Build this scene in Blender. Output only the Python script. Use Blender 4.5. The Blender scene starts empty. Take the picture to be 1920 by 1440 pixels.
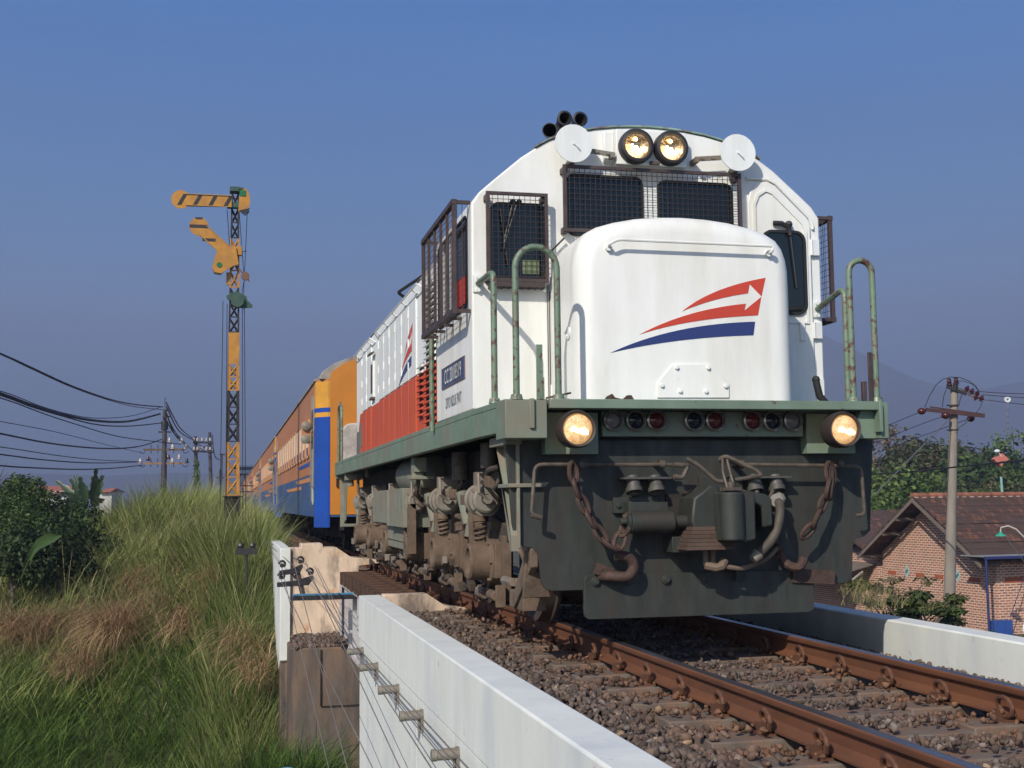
import bpy, math, random
import numpy as np
from mathutils import Vector, Matrix
random.seed(7); RNG=np.random.default_rng(7)
S=bpy.context.scene; COL=S.collection
R=math.radians; PI=math.pi
# ------------------------------------------------------------------ camera
cam=bpy.data.cameras.new('camera'); co=bpy.data.objects.new('camera',cam); COL.objects.link(co); S.camera=co
cam.sensor_width=36; cam.lens=2307.73*36/1920; cam.clip_start=.05; cam.clip_end=30000
r_=Vector((.97439,-.22455,-.01142)); u_=Vector((-.01023,-.09502,.99542)); f_=Vector((.22461,.96982,.09489))
m=Matrix(((r_.x,u_.x,-f_.x,-2.9601),(r_.y,u_.y,-f_.y,-7.3725),(r_.z,u_.z,-f_.z,.9139),(0,0,0,1)))
co.matrix_world=m
# ------------------------------------------------------------------ light
SUN=Vector((1,1.22,-1.05)).normalized()          # direction the sunlight travels
sl=bpy.data.lights.new('sun','SUN'); sl.energy=4.25; sl.angle=R(.5); sl.color=(1,.93,.82)
so=bpy.data.objects.new('sun',sl); COL.objects.link(so); so.rotation_euler=SUN.to_track_quat('-Z','Y').to_euler()
W=bpy.data.worlds.new('World'); S.world=W; W.use_nodes=True
nt=W.node_tree; nt.nodes.clear(); N=nt.nodes.new; L=nt.links.new
out=N('ShaderNodeOutputWorld'); bg=N('ShaderNodeBackground'); bg2=N('ShaderNodeBackground'); ad=N('ShaderNodeAddShader')
sky=N('ShaderNodeTexSky'); sky.sky_type='NISHITA'; sky.sun_disc=False; sky.sun_elevation=R(33.6); sky.sun_rotation=R(219.3)
sky.dust_density=2; sky.air_density=1.2
tc=N('ShaderNodeTexCoord'); sp=N('ShaderNodeSeparateXYZ'); L(tc.outputs['Generated'],sp.inputs[0])
ramp=N('ShaderNodeValToRGB'); L(sp.outputs['Z'],ramp.inputs[0])
els=ramp.color_ramp.elements
data=[(0,(.230,.290,.400)),(.07,(.250,.400,.600)),(.15,(.240,.440,.740)),(.22,(.115,.340,.700)),(.28,(.070,.270,.650)),(.40,(.020,.195,.610)),(.55,(.06,.14,.38)),(1,(.03,.06,.18))]
els[0].position=0; els[0].color=(*data[0][1],1); els[1].position=1; els[1].color=(*data[-1][1],1)
for p,c in data[1:-1]:
    e=els.new(p); e.color=(*c,1)
bg.inputs[1].default_value=1.0
ns=N('ShaderNodeTexNoise'); ns.inputs['Scale'].default_value=2.2; ns.inputs['Detail'].default_value=5
mp=N('ShaderNodeMapping'); mp.inputs['Scale'].default_value=(1,1,5); L(tc.outputs['Generated'],mp.inputs[0]); L(mp.outputs[0],ns.inputs['Vector'])
mr=N('ShaderNodeMapRange'); mr.inputs[1].default_value=.3; mr.inputs[2].default_value=.7; mr.inputs[3].default_value=.93; mr.inputs[4].default_value=1.06; L(ns.outputs[0],mr.inputs[0])
vm=N('ShaderNodeVectorMath'); vm.operation='SCALE'; L(ramp.outputs[0],vm.inputs[0]); L(mr.outputs[0],vm.inputs['Scale'])
L(vm.outputs[0],bg.inputs[0])
# brighter hazy sky on the sun's side (behind the camera)
dt=N('ShaderNodeVectorMath'); dt.operation='DOT_PRODUCT'; dt.inputs[1].default_value=tuple(-SUN); L(tc.outputs['Generated'],dt.inputs[0])
m2=N('ShaderNodeMapRange'); m2.interpolation_type='SMOOTHSTEP'; m2.inputs[1].default_value=-.1; m2.inputs[2].default_value=1; m2.inputs[3].default_value=0; m2.inputs[4].default_value=.055; L(dt.outputs['Value'],m2.inputs[0])
L(sky.outputs[0],bg2.inputs[0]); L(m2.outputs[0],bg2.inputs[1]); L(bg.outputs[0],ad.inputs[0]); L(bg2.outputs[0],ad.inputs[1]); L(ad.outputs[0],out.inputs[0])
S.view_settings.view_transform='Standard'; S.view_settings.look='None'; S.view_settings.exposure=0; S.view_settings.gamma=1
S.cycles.max_bounces=6; S.cycles.transparent_max_bounces=8
# ------------------------------------------------------------------ materials
MATS={}
def mat(name,col,rough=.6,metal=0,var=.12,vs=3,col2=None,mix=(.45,.7),bump=0,bs=30,stretch=None,chip=None,chipt=(.62,.66),chips=14,emit=None,es=1,spec=.5,attr=None,coat=0,coord='Object'):
    if name in MATS: return MATS[name]
    M=bpy.data.materials.new(name); M.use_nodes=True; t=M.node_tree; n=t.nodes; l=t.links.new
    b=n['Principled BSDF']; b.inputs['Roughness'].default_value=rough; b.inputs['Metallic'].default_value=metal
    b.inputs['Specular IOR Level'].default_value=spec; b.inputs['Coat Weight'].default_value=coat
    tc=n.new('ShaderNodeTexCoord'); vec=tc.outputs[coord]
    if stretch:
        mp=n.new('ShaderNodeMapping'); mp.inputs['Scale'].default_value=stretch; l(vec,mp.inputs[0]); vec=mp.outputs[0]
    def noise(sc,det=6,v=None):
        q=n.new('ShaderNodeTexNoise'); q.inputs['Scale'].default_value=sc; q.inputs['Detail'].default_value=det; q.inputs['Roughness'].default_value=.62
        l(v or vec,q.inputs['Vector']); return q.outputs[0]
    def mrange(v,a,bb,c,d):
        q=n.new('ShaderNodeMapRange'); q.inputs[1].default_value=a;q.inputs[2].default_value=bb;q.inputs[3].default_value=c;q.inputs[4].default_value=d; l(v,q.inputs[0]); return q.outputs[0]
    def mixc(f,a,c):
        q=n.new('ShaderNodeMix'); q.data_type='RGBA'
        if isinstance(f,float): q.inputs[0].default_value=f
        else: l(f,q.inputs[0])
        for s,v in ((6,a),(7,c)):
            if isinstance(v,tuple): q.inputs[s].default_value=(*v,1)
            else: l(v,q.inputs[s])
        return q.outputs[2]
    nz=noise(vs)
    dark=tuple(c*(1-var*1.6) for c in col)
    if attr:
        at=n.new('ShaderNodeAttribute'); at.attribute_name=attr
        sc=n.new('ShaderNodeVectorMath'); sc.operation='MULTIPLY'; sc.inputs[1].default_value=col; l(at.outputs['Color'],sc.inputs[0]); c=sc.outputs[0]
    else:
        c=mixc(mrange(nz,.35,.7,0,1),tuple(min(1,x*(1+var)) for x in col),dark)
        if col2: c=mixc(mrange(noise(vs*.55,7),mix[0],mix[1],0,1),c,col2)
        if chip: c=mixc(mrange(noise(chips,8,tc.outputs[coord]),chipt[0],chipt[1],0,1),c,chip)
    l(c,b.inputs['Base Color'])
    l(mrange(nz,.3,.7,max(0,rough-.08),min(1,rough+.1)),b.inputs['Roughness'])
    if bump:
        bp=n.new('ShaderNodeBump'); bp.inputs['Strength'].default_value=bump; bp.inputs['Distance'].default_value=.01
        l(noise(bs,5,tc.outputs[coord]),bp.inputs['Height']); l(bp.outputs[0],b.inputs['Normal'])
    if emit:
        b.inputs['Emission Color'].default_value=(*emit,1); b.inputs['Emission Strength'].default_value=es
    MATS[name]=M; return M
white=mat('white_paint',(.745,.75,.715),.36,var=.04,vs=2.5,col2=(.60,.575,.50),mix=(.47,.82),stretch=(3,3,.6),chip=(.30,.20,.13),chipt=(.74,.77),chips=22,bump=.12,bs=3.5,spec=.4)
white2=mat('white_paint_worn',(.70,.72,.70),.45,var=.06,vs=3,col2=(.55,.54,.50),mix=(.5,.9),stretch=(3,3,.5),chip=(.2,.13,.1),chipt=(.70,.74),chips=12)
red=mat('red_paint',(.50,.080,.024),.6,var=.12,vs=3,col2=(.42,.06,.035),stretch=(3,3,.5))
red2=mat('logo_red',(.50,.052,.024),.4,var=.05)
blue2=mat('logo_blue',(.024,.038,.145),.4,var=.05)
green=mat('green_frame_paint',(.145,.205,.150),.55,var=.12,vs=3,col2=(.20,.165,.12),mix=(.48,.75),chip=(.09,.05,.035),chipt=(.66,.69),chips=16,bump=.1)
greenrail=mat('green_handrail_paint',(.135,.20,.135),.45,var=.12,vs=8,col2=(.17,.15,.10),mix=(.5,.65),chip=(.10,.05,.035),chipt=(.55,.58),chips=24,bump=.15)
greenroof=mat('green_roof_paint',(.22,.32,.26),.6,var=.2,vs=6,chip=(.13,.08,.08),chipt=(.5,.6),chips=7)
plowm=mat('dark_green_plow_paint',(.026,.030,.025),.62,var=.25,vs=4,col2=(.036,.024,.017),mix=(.5,.72),stretch=(3,3,.8),chip=(.12,.10,.085),chipt=(.70,.73),chips=20,bump=.35,bs=9)
dirty=mat('dusty_brown_running_gear',(.125,.088,.060),.8,var=.25,vs=9,col2=(.12,.075,.05),bump=.5,bs=30)
dirtyg=mat('dusty_grey_green_metal',(.185,.20,.155),.7,var=.15,vs=5,col2=(.22,.165,.12),bump=.2)
grim=mat('grimy_grey_metal',(.19,.175,.145),.6,var=.15,vs=7,col2=(.17,.12,.085),bump=.2)
black=mat('black_metal',(.022,.020,.022),.5,var=.25,vs=9)
under=mat('black_underframe',(.020,.017,.015),.9,var=.3,vs=5)
screen=mat('brown_black_screen_frame',(.055,.036,.034),.55,var=.25,vs=12)
rusty=mat('rusty_chain',(.058,.031,.022),.75,var=.3,vs=22,col2=(.05,.028,.02),bump=.4,bs=60)
barm=mat('dull_rod_metal',(.085,.066,.050),.6,var=.3,vs=16,bump=.2)
glass=mat('dark_window_glass',(.008,.010,.011),.09,var=.02,spec=.5)
rubber=mat('black_rubber',(.012,.012,.012),.7)
lens=mat('lit_lens',(.66,.46,.25),.15,var=.35,vs=30,bump=.9,bs=45,emit=(1,.50,.16),es=.42)
lamphot=mat('lamp_filament',(1,.9,.7),.3,emit=(1,.86,.62),es=5)
reflector=mat('reflector',(.78,.52,.28),.14,metal=1,var=.3,vs=30,bump=.6,bs=40)
chrome=mat('dull_chrome_ring',(.35,.34,.32),.3,metal=.8,var=.2,vs=20)
lred=mat('red_marker_glass',(.10,.012,.010),.12); lblue=mat('dark_marker_glass',(.010,.014,.02),.1); lclear=mat('clear_marker_glass',(.16,.15,.14),.1)
platem=mat('number_plate_blue',(.045,.06,.12),.4); lett=mat('plate_letter_white',(.72,.70,.62),.5); lettd=mat('dark_lettering',(.05,.09,.10),.6)
orange=mat('orange_coach_paint',(.50,.18,.014),.5,var=.08,vs=1.4,stretch=(1,.5,1))
oranged=mat('dusty_skytint_orange_side',(.43,.165,.055),.5,var=.1,vs=1,col2=(.34,.165,.095),stretch=(1,.25,1))  # side orange: dirt plus haze and sky reflection put into the colour
coblue=mat('blue_coach_paint',(.008,.055,.30),.4,var=.15,vs=2)
coblued=mat('dusty_skytint_blue_side',(.026,.075,.225),.45,var=.15,vs=1.2,col2=(.07,.10,.14),mix=(.4,.75),stretch=(1,.3,2))  # side blue: dirt plus greyish sky reflection put into the colour
coroof=mat('grey_coach_roof',(.25,.23,.20),.8,var=.25,vs=3)
bellow=mat('pale_gangway_cloth',(.42,.38,.34),.9,var=.25,vs=5,bump=.6,bs=6)
curt=mat('white_window_shutter',(.68,.64,.56),.6,var=.1)
railm=mat('rusty_rail',(.130,.050,.022),.72,var=.2,vs=6,col2=(.13,.045,.018),bump=.12,bs=40,stretch=(1,.3,1))
railtop=mat('worn_rail_head',(.13,.125,.14),.32,metal=.7,var=.25,vs=5,stretch=(3,.3,1))
clipm=mat('rusty_rail_clip',(.11,.045,.022),.75,var=.3,vs=20,bump=.3)
conc=mat('concrete_sleeper',(.125,.098,.078),.9,var=.2,vs=6,col2=(.20,.10,.055),mix=(.45,.7),bump=.4,bs=50)
timber=mat('dark_bridge_timber',(.048,.028,.018),.85,var=.35,vs=9,col2=(.13,.05,.022),bump=.4,bs=25)
stone=mat('ballast_stone',(1,1,1),.9,attr='tint',bump=.3,bs=60)
bed=mat('ballast_bed',(.085,.060,.045),.95,var=.4,vs=25,bump=1,bs=30)
wallm=mat('whitewashed_concrete',(.64,.66,.625),.85,var=.05,vs=2.4,col2=(.52,.555,.56),mix=(.5,.72),stretch=(1.5,1.5,.5),chip=(.40,.36,.31),chipt=(.64,.72),chips=6,bump=.25,bs=14)
stain=mat('stained_pale_concrete',(.62,.48,.36),.9,var=.12,vs=3,col2=(.19,.15,.12),mix=(.5,.66),stretch=(2.2,2.2,.8),chip=(.50,.26,.12),chipt=(.56,.68),chips=3,bump=.4,bs=16)
plinthm=mat('dark_brown_concrete',(.085,.068,.057),.8,var=.2,vs=3,col2=(.16,.10,.065),stretch=(2,2,.6),bump=.3,bs=12)  # dark concrete with a browner streaked second tone
girderm=mat('silver_girder_paint',(.42,.41,.42),.5,var=.08,vs=4,col2=(.30,.22,.17),mix=(.55,.8),bump=.1)
yel=mat('signal_yellow',(.43,.195,.022),.6,var=.12,vs=6,col2=(.30,.14,.03)); sblk=mat('signal_black',(.018,.016,.018),.6); sgrn=mat('signal_green_housing',(.030,.070,.048),.55,var=.2,vs=8)
spg=mat('green_spectacle_glass',(.02,.14,.04),.15)
poled=mat('dark_steel_pole',(.050,.043,.046),.7,var=.2); polec=mat('weathered_concrete_pole',(.235,.205,.170),.9,var=.12,vs=2,stretch=(3,3,.6),bump=.2)
xarm=mat('rusty_crossarm',(.12,.075,.045),.8,var=.2); xarmr=mat('maroon_crossarm',(.050,.020,.018),.6); insw=mat('white_porcelain',(.42,.36,.31),.35); insb=mat('maroon_porcelain',(.060,.012,.011),.2)
wire=mat('black_cable',(.012,.012,.014),.6); wireg=mat('grey_wire',(.22,.20,.19),.45,metal=.4)
bluep=mat('blue_pipe_paint',(.05,.20,.36),.5); bluepost=mat('blue_post_paint',(.018,.026,.105),.5)
tilem=None
# ------------------------------------------------------------------ mesh builder
class MB:
    def __init__(s): s.v=[]; s.f=[]; s.m=[]
    def add(s,v,f,m=0):
        o=len(s.v); s.v+= [tuple(p) for p in v]; s.f+=[tuple(i+o for i in q) for q in f]; s.m+=[m]*len(f); return s
    def box(s,x0,x1,y0,y1,z0,z1,m=0):
        v=[(x,y,z) for z in (z0,z1) for y in (y0,y1) for x in (x0,x1)]
        return s.add(v,[(0,2,3,1),(4,5,7,6),(0,1,5,4),(2,6,7,3),(0,4,6,2),(1,3,7,5)],m)
    def obox(s,c,size,rot=(0,0,0),m=0):
        from mathutils import Euler
        M_=Euler(rot).to_matrix(); hx,hy,hz=[k/2 for k in size]
        v=[tuple(M_@Vector((x,y,z))+Vector(c)) for z in (-hz,hz) for y in (-hy,hy) for x in (-hx,hx)]
        return s.add(v,[(0,2,3,1),(4,5,7,6),(0,1,5,4),(2,6,7,3),(0,4,6,2),(1,3,7,5)],m)
    def prism(s,poly,ax,a,b,m=0):
        n=len(poly)
        def P(p,t): return {'x':(t,p[0],p[1]),'y':(p[0],t,p[1]),'z':(p[0],p[1],t)}[ax]
        v=[P(p,a) for p in poly]+[P(p,b) for p in poly]
        f=[tuple(range(n)),tuple(range(2*n-1,n-1,-1))]+[(i,i+n,(i+1)%n+n,(i+1)%n) for i in range(n)]
        return s.add(v,f,m)
    def frame(s,d):
        d=Vector(d).normalized(); a=Vector((0,0,1)) if abs(d.z)<.9 else Vector((1,0,0))
        x=d.cross(a).normalized(); return x,d.cross(x).normalized()
    def cyl(s,p0,p1,r0,r1=None,n=16,m=0,caps=True):
        r1=r0 if r1 is None else r1; p0=Vector(p0);p1=Vector(p1); x,y=s.frame(p1-p0)
        v=[];
        for p,r in ((p0,r0),(p1,r1)):
            for i in range(n):
                a=2*PI*i/n; v.append(tuple(p+x*(r*math.cos(a))+y*(r*math.sin(a))))
        f=[(i,(i+1)%n,(i+1)%n+n,i+n) for i in range(n)]
        if caps: f+=[tuple(range(n-1,-1,-1)),tuple(range(n,2*n))]
        return s.add(v,f,m)
    def lathe(s,prof,o,d,n=24,m=0):
        o=Vector(o); d=Vector(d).normalized(); x,y=s.frame(d); v=[]
        for r,t in prof:
            for i in range(n):
                a=2*PI*i/n; v.append(tuple(o+d*t+x*(r*math.cos(a))+y*(r*math.sin(a))))
        f=[(k*n+i,k*n+(i+1)%n,(k+1)*n+(i+1)%n,(k+1)*n+i) for k in range(len(prof)-1) for i in range(n)]
        return s.add(v,f,m)
    def tube(s,pts,r,n=8,m=0,closed=False,rs=None):
        pts=[Vector(p) for p in pts]; k=len(pts); v=[]
        x=None
        for i,p in enumerate(pts):
            if closed: t=(pts[(i+1)%k]-pts[i-1])
            else: t=pts[min(i+1,k-1)]-pts[max(i-1,0)]
            t.normalize()
            if x is None: x,_=s.frame(t)
            x=(x-t*x.dot(t)).normalized(); y=t.cross(x)
            rr=rs[i] if rs else r
            for j in range(n):
                a=2*PI*j/n; v.append(tuple(p+x*(rr*math.cos(a))+y*(rr*math.sin(a))))
        f=[(i*n+j,i*n+(j+1)%n,(i+1)%k*n+(j+1)%n,(i+1)%k*n+j) for i in range(k if closed else k-1) for j in range(n)]
        if not closed: f+=[tuple(range(n-1,-1,-1)),tuple(range((k-1)*n,k*n))]
        return s.add(v,f,m)
    def ball(s,c,r,n=12,m=0,sc=(1,1,1)):
        v=[];rings=n//2
        for i in range(rings+1):
            th=PI*i/rings
            for j in range(n):
                a=2*PI*j/n; v.append((c[0]+r*sc[0]*math.sin(th)*math.cos(a),c[1]+r*sc[1]*math.sin(th)*math.sin(a),c[2]+r*sc[2]*math.cos(th)))
        f=[(i*n+j,(i+1)*n+j,(i+1)*n+(j+1)%n,i*n+(j+1)%n) for i in range(rings) for j in range(n)]
        return s.add(v,f,m)
def arc(pts,r,n=5):
    """round the corners of a polyline"""
    pts=[Vector(p) for p in pts]; o=[pts[0]]
    for i in range(1,len(pts)-1):
        a,b,c=pts[i-1],pts[i],pts[i+1]; d1=(a-b); d2=(c-b); rr=min(r,d1.length*.49,d2.length*.49)
        p=b+d1.normalized()*rr; q=b+d2.normalized()*rr
        for k in range(n+1):
            t=k/n; o.append(p*(1-t)**2+b*2*t*(1-t)+q*t*t)
    return o+[pts[-1]]
def rrect(x0,x1,z0,z1,r,n=5):
    o=[]
    for cx,cz,a0 in ((x1-r,z1-r,0),(x0+r,z1-r,90),(x0+r,z0+r,180),(x1-r,z0+r,270)):
        for k in range(n+1):
            a=R(a0+90*k/n); o.append((cx+r*math.cos(a),cz+r*math.sin(a)))
    return o
def ring(mb,poly,ax,a,b,w,m=0):
    """frame of width w around polygon (outer = poly scaled outwards)"""
    n=len(poly); cx=sum(p[0] for p in poly)/n; cz=sum(p[1] for p in poly)/n
    ou=[]
    for i,p in enumerate(poly):
        q0=Vector(poly[i-1]);q1=Vector(p);q2=Vector(poly[(i+1)%n]); t=(q2-q0); 
        nn=Vector((t.y,-t.x)).normalized()
        if nn.dot(q1-Vector((cx,cz)))<0: nn=-nn
        ou.append((p[0]+nn.x*w,p[1]+nn.y*w))
    def P(p,t): return {'x':(t,p[0],p[1]),'y':(p[0],t,p[1]),'z':(p[0],p[1],t)}[ax]
    v=[P(p,a) for p in poly]+[P(p,a) for p in ou]+[P(p,b) for p in ou]+[P(p,b) for p in poly]
    f=[(k*n+i,k*n+(i+1)%n,((k+1)%4)*n+(i+1)%n,((k+1)%4)*n+i) for k in range(4) for i in range(n)]
    mb.add(v,f,m)
def build(name,mb,mats,parent=None,loc=None,bevel=0,smooth=True,local=False):
    if not isinstance(mats,(list,tuple)): mats=[mats]
    if parent is not None:
        r=parent
        while r.parent: r=r.parent
        o0=Vector(r['_o']) if '_o' in r else Vector((0,0,0))
    else: o0=Vector(loc) if loc else Vector((0,0,0))
    if local: vs=mb.v
    else: vs=[(p[0]-o0.x,p[1]-o0.y,p[2]-o0.z) for p in mb.v]
    me=bpy.data.meshes.new(name); me.from_pydata(vs,[],mb.f); me.update()
    for x in mats: me.materials.append(x)
    if len(mats)>1: me.polygons.foreach_set('material_index',mb.m)
    import bmesh
    bm=bmesh.new(); bm.from_mesh(me); bmesh.ops.recalc_face_normals(bm,faces=bm.faces); bm.to_mesh(me); bm.free()
    if smooth:
        me.polygons.foreach_set('use_smooth',[True]*len(me.polygons)); me.set_sharp_from_angle(angle=R(38))
    o=bpy.data.objects.new(name,me); COL.objects.link(o)
    if parent is not None: o.parent=parent
    else: o.location=o0; o['_o']=tuple(o0)
    if bevel:
        b=o.modifiers.new('bevel','BEVEL'); b.width=bevel; b.segments=2; b.limit_method='ANGLE'; b.angle_limit=R(50); b.harden_normals=False
    return o
def tag(o,label=None,cat=None,group=None,kind=None):
    if label: o['label']=label
    if cat: o['category']=cat
    if group: o['group']=group
    if kind: o['kind']=kind
    return o
def empty(name,loc,label,cat,group=None):
    o=bpy.data.objects.new(name,None); COL.objects.link(o); o.location=loc; o['_o']=tuple(loc); o.empty_display_size=.3
    return tag(o,label,cat,group)
KIDS={}
def copy_tree(o,parent=None):
    c=o.copy(); COL.objects.link(c)
    if parent is not None: c.parent=parent
    for ch in [k for k in bpy.data.objects if k.parent==o]: copy_tree(ch,c)
    return c
def textmesh(txt,size,sx=1.0,bold=0.0):
    cu=bpy.data.curves.new('t','FONT'); cu.body=txt; cu.size=size; cu.align_x='CENTER'; cu.align_y='CENTER'; cu.offset=bold; cu.resolution_u=3
    ob=bpy.data.objects.new('t',cu); COL.objects.link(ob); bpy.context.view_layer.update()
    dg=bpy.context.evaluated_depsgraph_get(); me=bpy.data.meshes.new_from_object(ob.evaluated_get(dg))
    v=[(p.co.x*sx,p.co.y) for p in me.vertices]; f=[tuple(p.vertices) for p in me.polygons]
    bpy.data.objects.remove(ob); bpy.data.meshes.remove(me); bpy.data.curves.remove(cu); return v,f
def lerp(a,b,t): return a+(b-a)*t
def sstep(x): x=np.clip(x,0,1); return x*x*(3-2*x)
# ================================================================== LOCOMOTIVE
LO=empty('locomotive',(0,6,0),'white and red diesel locomotive with green frame and lit headlights, leading the train','locomotive')
DY=0.0; FWD=False
def fwp(p):
    if p[1]>.32: return p
    q=.9864; return (-2.96+(p[0]+2.96)*q,p[1]-.1,.914+(p[2]-.914)*q)
def lp(name,mb,mats,parent=LO,**k):
    if DY: mb.v=[(p[0],p[1]+DY,p[2]) for p in mb.v]
    if FWD: mb.v=[fwp(p) for p in mb.v]
    return build(name,mb,mats,parent,**k)
# --- frame
FWD=True
b=MB()
plan=[(-1.30,0),(-1.04,0),(-1.04,.30),(1.20,.30),(1.20,0),(1.285,0),(1.32,.9),(1.32,12.1),(-1.32,12.1),(-1.32,.9)]
b.prism([(-1.295,.03),(1.28,.03),(1.32,.9),(1.32,12.1),(-1.32,12.1),(-1.32,.9)],'z',1.505,1.545)
b.box(-1.02,1.24,-.035,.10,1.485,1.543)                   # front lip of the deck
for s in (-1,1):
    b.prism([(s*1.318,.9),(s*1.318,12.1),(s*1.25,12.1),(s*1.25,.9)],'z',1.345,1.505)
    b.prism([(s*1.295,.27),(s*1.318,.9),(s*1.25,.9),(s*1.23,.27)],'z',1.345,1.505)
b.box(-1.3,1.3,12.0,12.12,1.30,1.504)
lp('deck_frame',b,green,bevel=.004)
b=MB(); b.box(-1.300,-1.035,-.014,.26,1.300,1.538); b.box(-1.15,-1.118,-.034,-.015,1.36,1.545); lp('corner_block',b,green,bevel=.004)
b=MB(); b.prism([(1.13,1.50),(1.235,1.50),(1.235,1.30),(1.07,1.30),(1.05,1.325)],'y',.03,.09); b.box(1.236,1.298,-.014,.26,1.300,1.538); b.box(1.215,1.24,-.05,.02,1.34,1.54)
lp('corner_block',b,green,bevel=.004)
FWD=False
b=MB(); b.box(-1.033,1.235,.256,.30,1.19,1.484); lp('buffer_beam',b,plowm)
# lamp boxes
DY=.085
for x in (-.83,.955):
    b=MB(); b.box(x-.19,x+.16,.02,.168,1.205,1.47); lp('lamp_box',b,green,bevel=.004)
b=MB(); b.box(-.64,.745,.03,.168,1.318,1.478); lp('marker_light_strip',b,green,bevel=.003)
for x,mm in ((-.575,lclear),(-.425,lblue),(-.285,lred),(-.03,lblue),(.115,lred),(.375,lred),(.515,lblue),(.66,lclear)):
    b=MB(); b.lathe([(.050,0),(.068,0),(.068,.045),(.058,.052),(.050,.03)],(x,.03,1.42),(0,-1,0),20)
    rg=lp('marker_light',b,chrome)
    g=MB(); g.lathe([(.051,0),(.051,.018),(.038,.028),(.0,.034)],(x,.03,1.42),(0,-1,0),18); lp('lens',g,mm,rg)
DY=.0; FWD=True
for x in (-.855,.945):
    b=MB(); b.lathe([(.088,.0),(.116,0),(.120,.09),(.110,.13),(.099,.125),(.094,.09)],(x,.04,1.355),(0,-1,0),28); hd=lp('ditch_light',b,mat('dark_lamp_rim',(.035,.026,.022),.6,var=.2))
    g=MB(); g.lathe([(.098,.10),(.085,.115),(.05,.128),(0,.133)],(x,.04,1.355),(0,-1,0),24); lp('lens',g,lens,hd)
    g=MB(); g.obox((x+.005,-.092,1.340),(.11,.012,.022),(0,R(12),0)); g.ball((x+.03,-.088,1.338),.022,8); g.ball((x-.03,-.09,1.355),.016,8); lp('glow',g,lamphot,hd)
# --- plow / pilot plate
FWD=False
DY=.075
b=MB()
poly=[(-1.255,1.30),(-1.21,.70),(-1.19,.655),(-1.14,.63),(-1.085,.62),(-1.055,.58),(-1.03,.40),(-1.01,.365),(-.97,.35),(.80,.35),(1.05,.345),(1.09,.365),(1.105,.41),(1.12,.59),(1.14,.64),(1.20,.65),(1.25,.69),(1.295,1.30)]
b.prism(poly,'y',.12,.15); plow=lp('pilot_plate',b,plowm,bevel=.003)
b=MB(); b.prism(rrect(-.765,.805,.168,.445,.04,4),'y',.085,.118)
for x in (-.69,-.47,-.22,.03): b.cyl((x,.09,.405),(x,.058,.405),.022,n=6); b.cyl((x,.09,.405),(x,.07,.405),.032,n=10)
b.box(.24,.30,.03,.085,.39,.49)
lp('snow_plough_blade',b,plowm,plow,bevel=.003)
# brackets on plow
b=MB(); b.box(-.56,-.26,.085,.118,.83,.93); b.cyl((-.53,.085,.88),(-.53,.07,.88),.017,n=6); b.cyl((-.37,.085,.88),(-.37,.07,.88),.017,n=6)
lp('bracket',b,plowm,bevel=.003); b=MB(); b.box(-.20,.08,.06,.12,.60,.69); b.prism([(-.22,.58),(-.22,.68),(.02,.68),(.12,.60),(.1,.58)],'y',-.05,.12)
lp('bracket',b,plowm,bevel=.003); b=MB(); b.box(.03,.33,.09,.118,.96,1.06)
lp('bracket',b,plowm,bevel=.003)
b=MB(); b.box(-.20,.45,.10,.119,.70,.95); lp('coupler_pocket',b,under)
# coupler
cp=MB()
cp.prism([(-.10,.70),(-.13,.78),(-.11,.92),(-.05,.96),(.0,1.0),(.06,.99),(.07,.72),(0,.66),(-.06,.66)],'y',-.16,.12)
cp.prism([(.02,.65),(.02,.955),(.16,.975),(.24,.95),(.24,.66),(.15,.64),(.13,.68),(.06,.68)],'y',-.30,-.02)
cp.cyl((.085,-.29,.655),(.085,-.29,.955),.075,n=18)
cp.prism([(.22,.97),(.36,.94),(.40,.91),(.40,.74),(.33,.73),(.33,.86),(.29,.88),(.26,.86),(.245,.75),(.22,.73)],'y',-.20,.10)
cpl=lp('coupler',cp,plowm,bevel=.012)
k=MB(); k.cyl((.085,-.29,.94),(.085,-.29,1.02),.026,n=10); k.box(.03,.13,-.34,-.24,.965,.985); k.tube([(.06,-.29,.98),(.05,-.25,1.08),(.07,-.2,1.16),(.10,-.2,1.16),(.105,-.25,1.05),(.11,-.29,.98)],.009,6); lp('lock_pin',k,barm,cpl)
k=MB(); k.cyl((-.50,-.05,.775),(-.22,-.05,.775),.072,n=20); k.cyl((-.52,-.05,.775),(-.5,-.05,.775),.06,n=16); k.cyl((-.56,-.05,.78),(-.52,-.05,.78),.022,n=10); k.cyl((-.22,-.05,.775),(-.10,-.05,.775),.042,n=14); k.box(-.50,-.24,-.04,.10,.83,.90)
lp('buffing_cylinder',k,plowm,cpl,bevel=.003)
k=MB(); k.cyl((.38,.02,.79),(.52,.02,.79),.045,n=14); k.box(.38,.46,.0,.1,.83,.87); lp('draft_pin',k,plowm,cpl)
k=MB()
for i in range(6): k.box(-.19+.012*i,.13,-.22+.01*i,.10,.60+i*.024,.622+i*.024)
lp('wear_plates',k,mat('layered_rusty_plates',(.080,.050,.036),.85,var=.2,vs=10),cpl)
k=MB(); 
for x in (-.02,.03): k.cyl((x,-.10,.64),(x,-.10,.50),.018,n=10)
k.tube([(-.03,-.11,.50),(.03,-.13,.485),(.07,-.13,.49),(.10,-.12,.53)],.028,8); k.tube(arc([(.10,-.12,.49),(.22,-.12,.47),(.40,-.10,.53),(.47,-.1,.6)],.15),.016,8)
lp('drain_valve',k,dirty,cpl)
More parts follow.
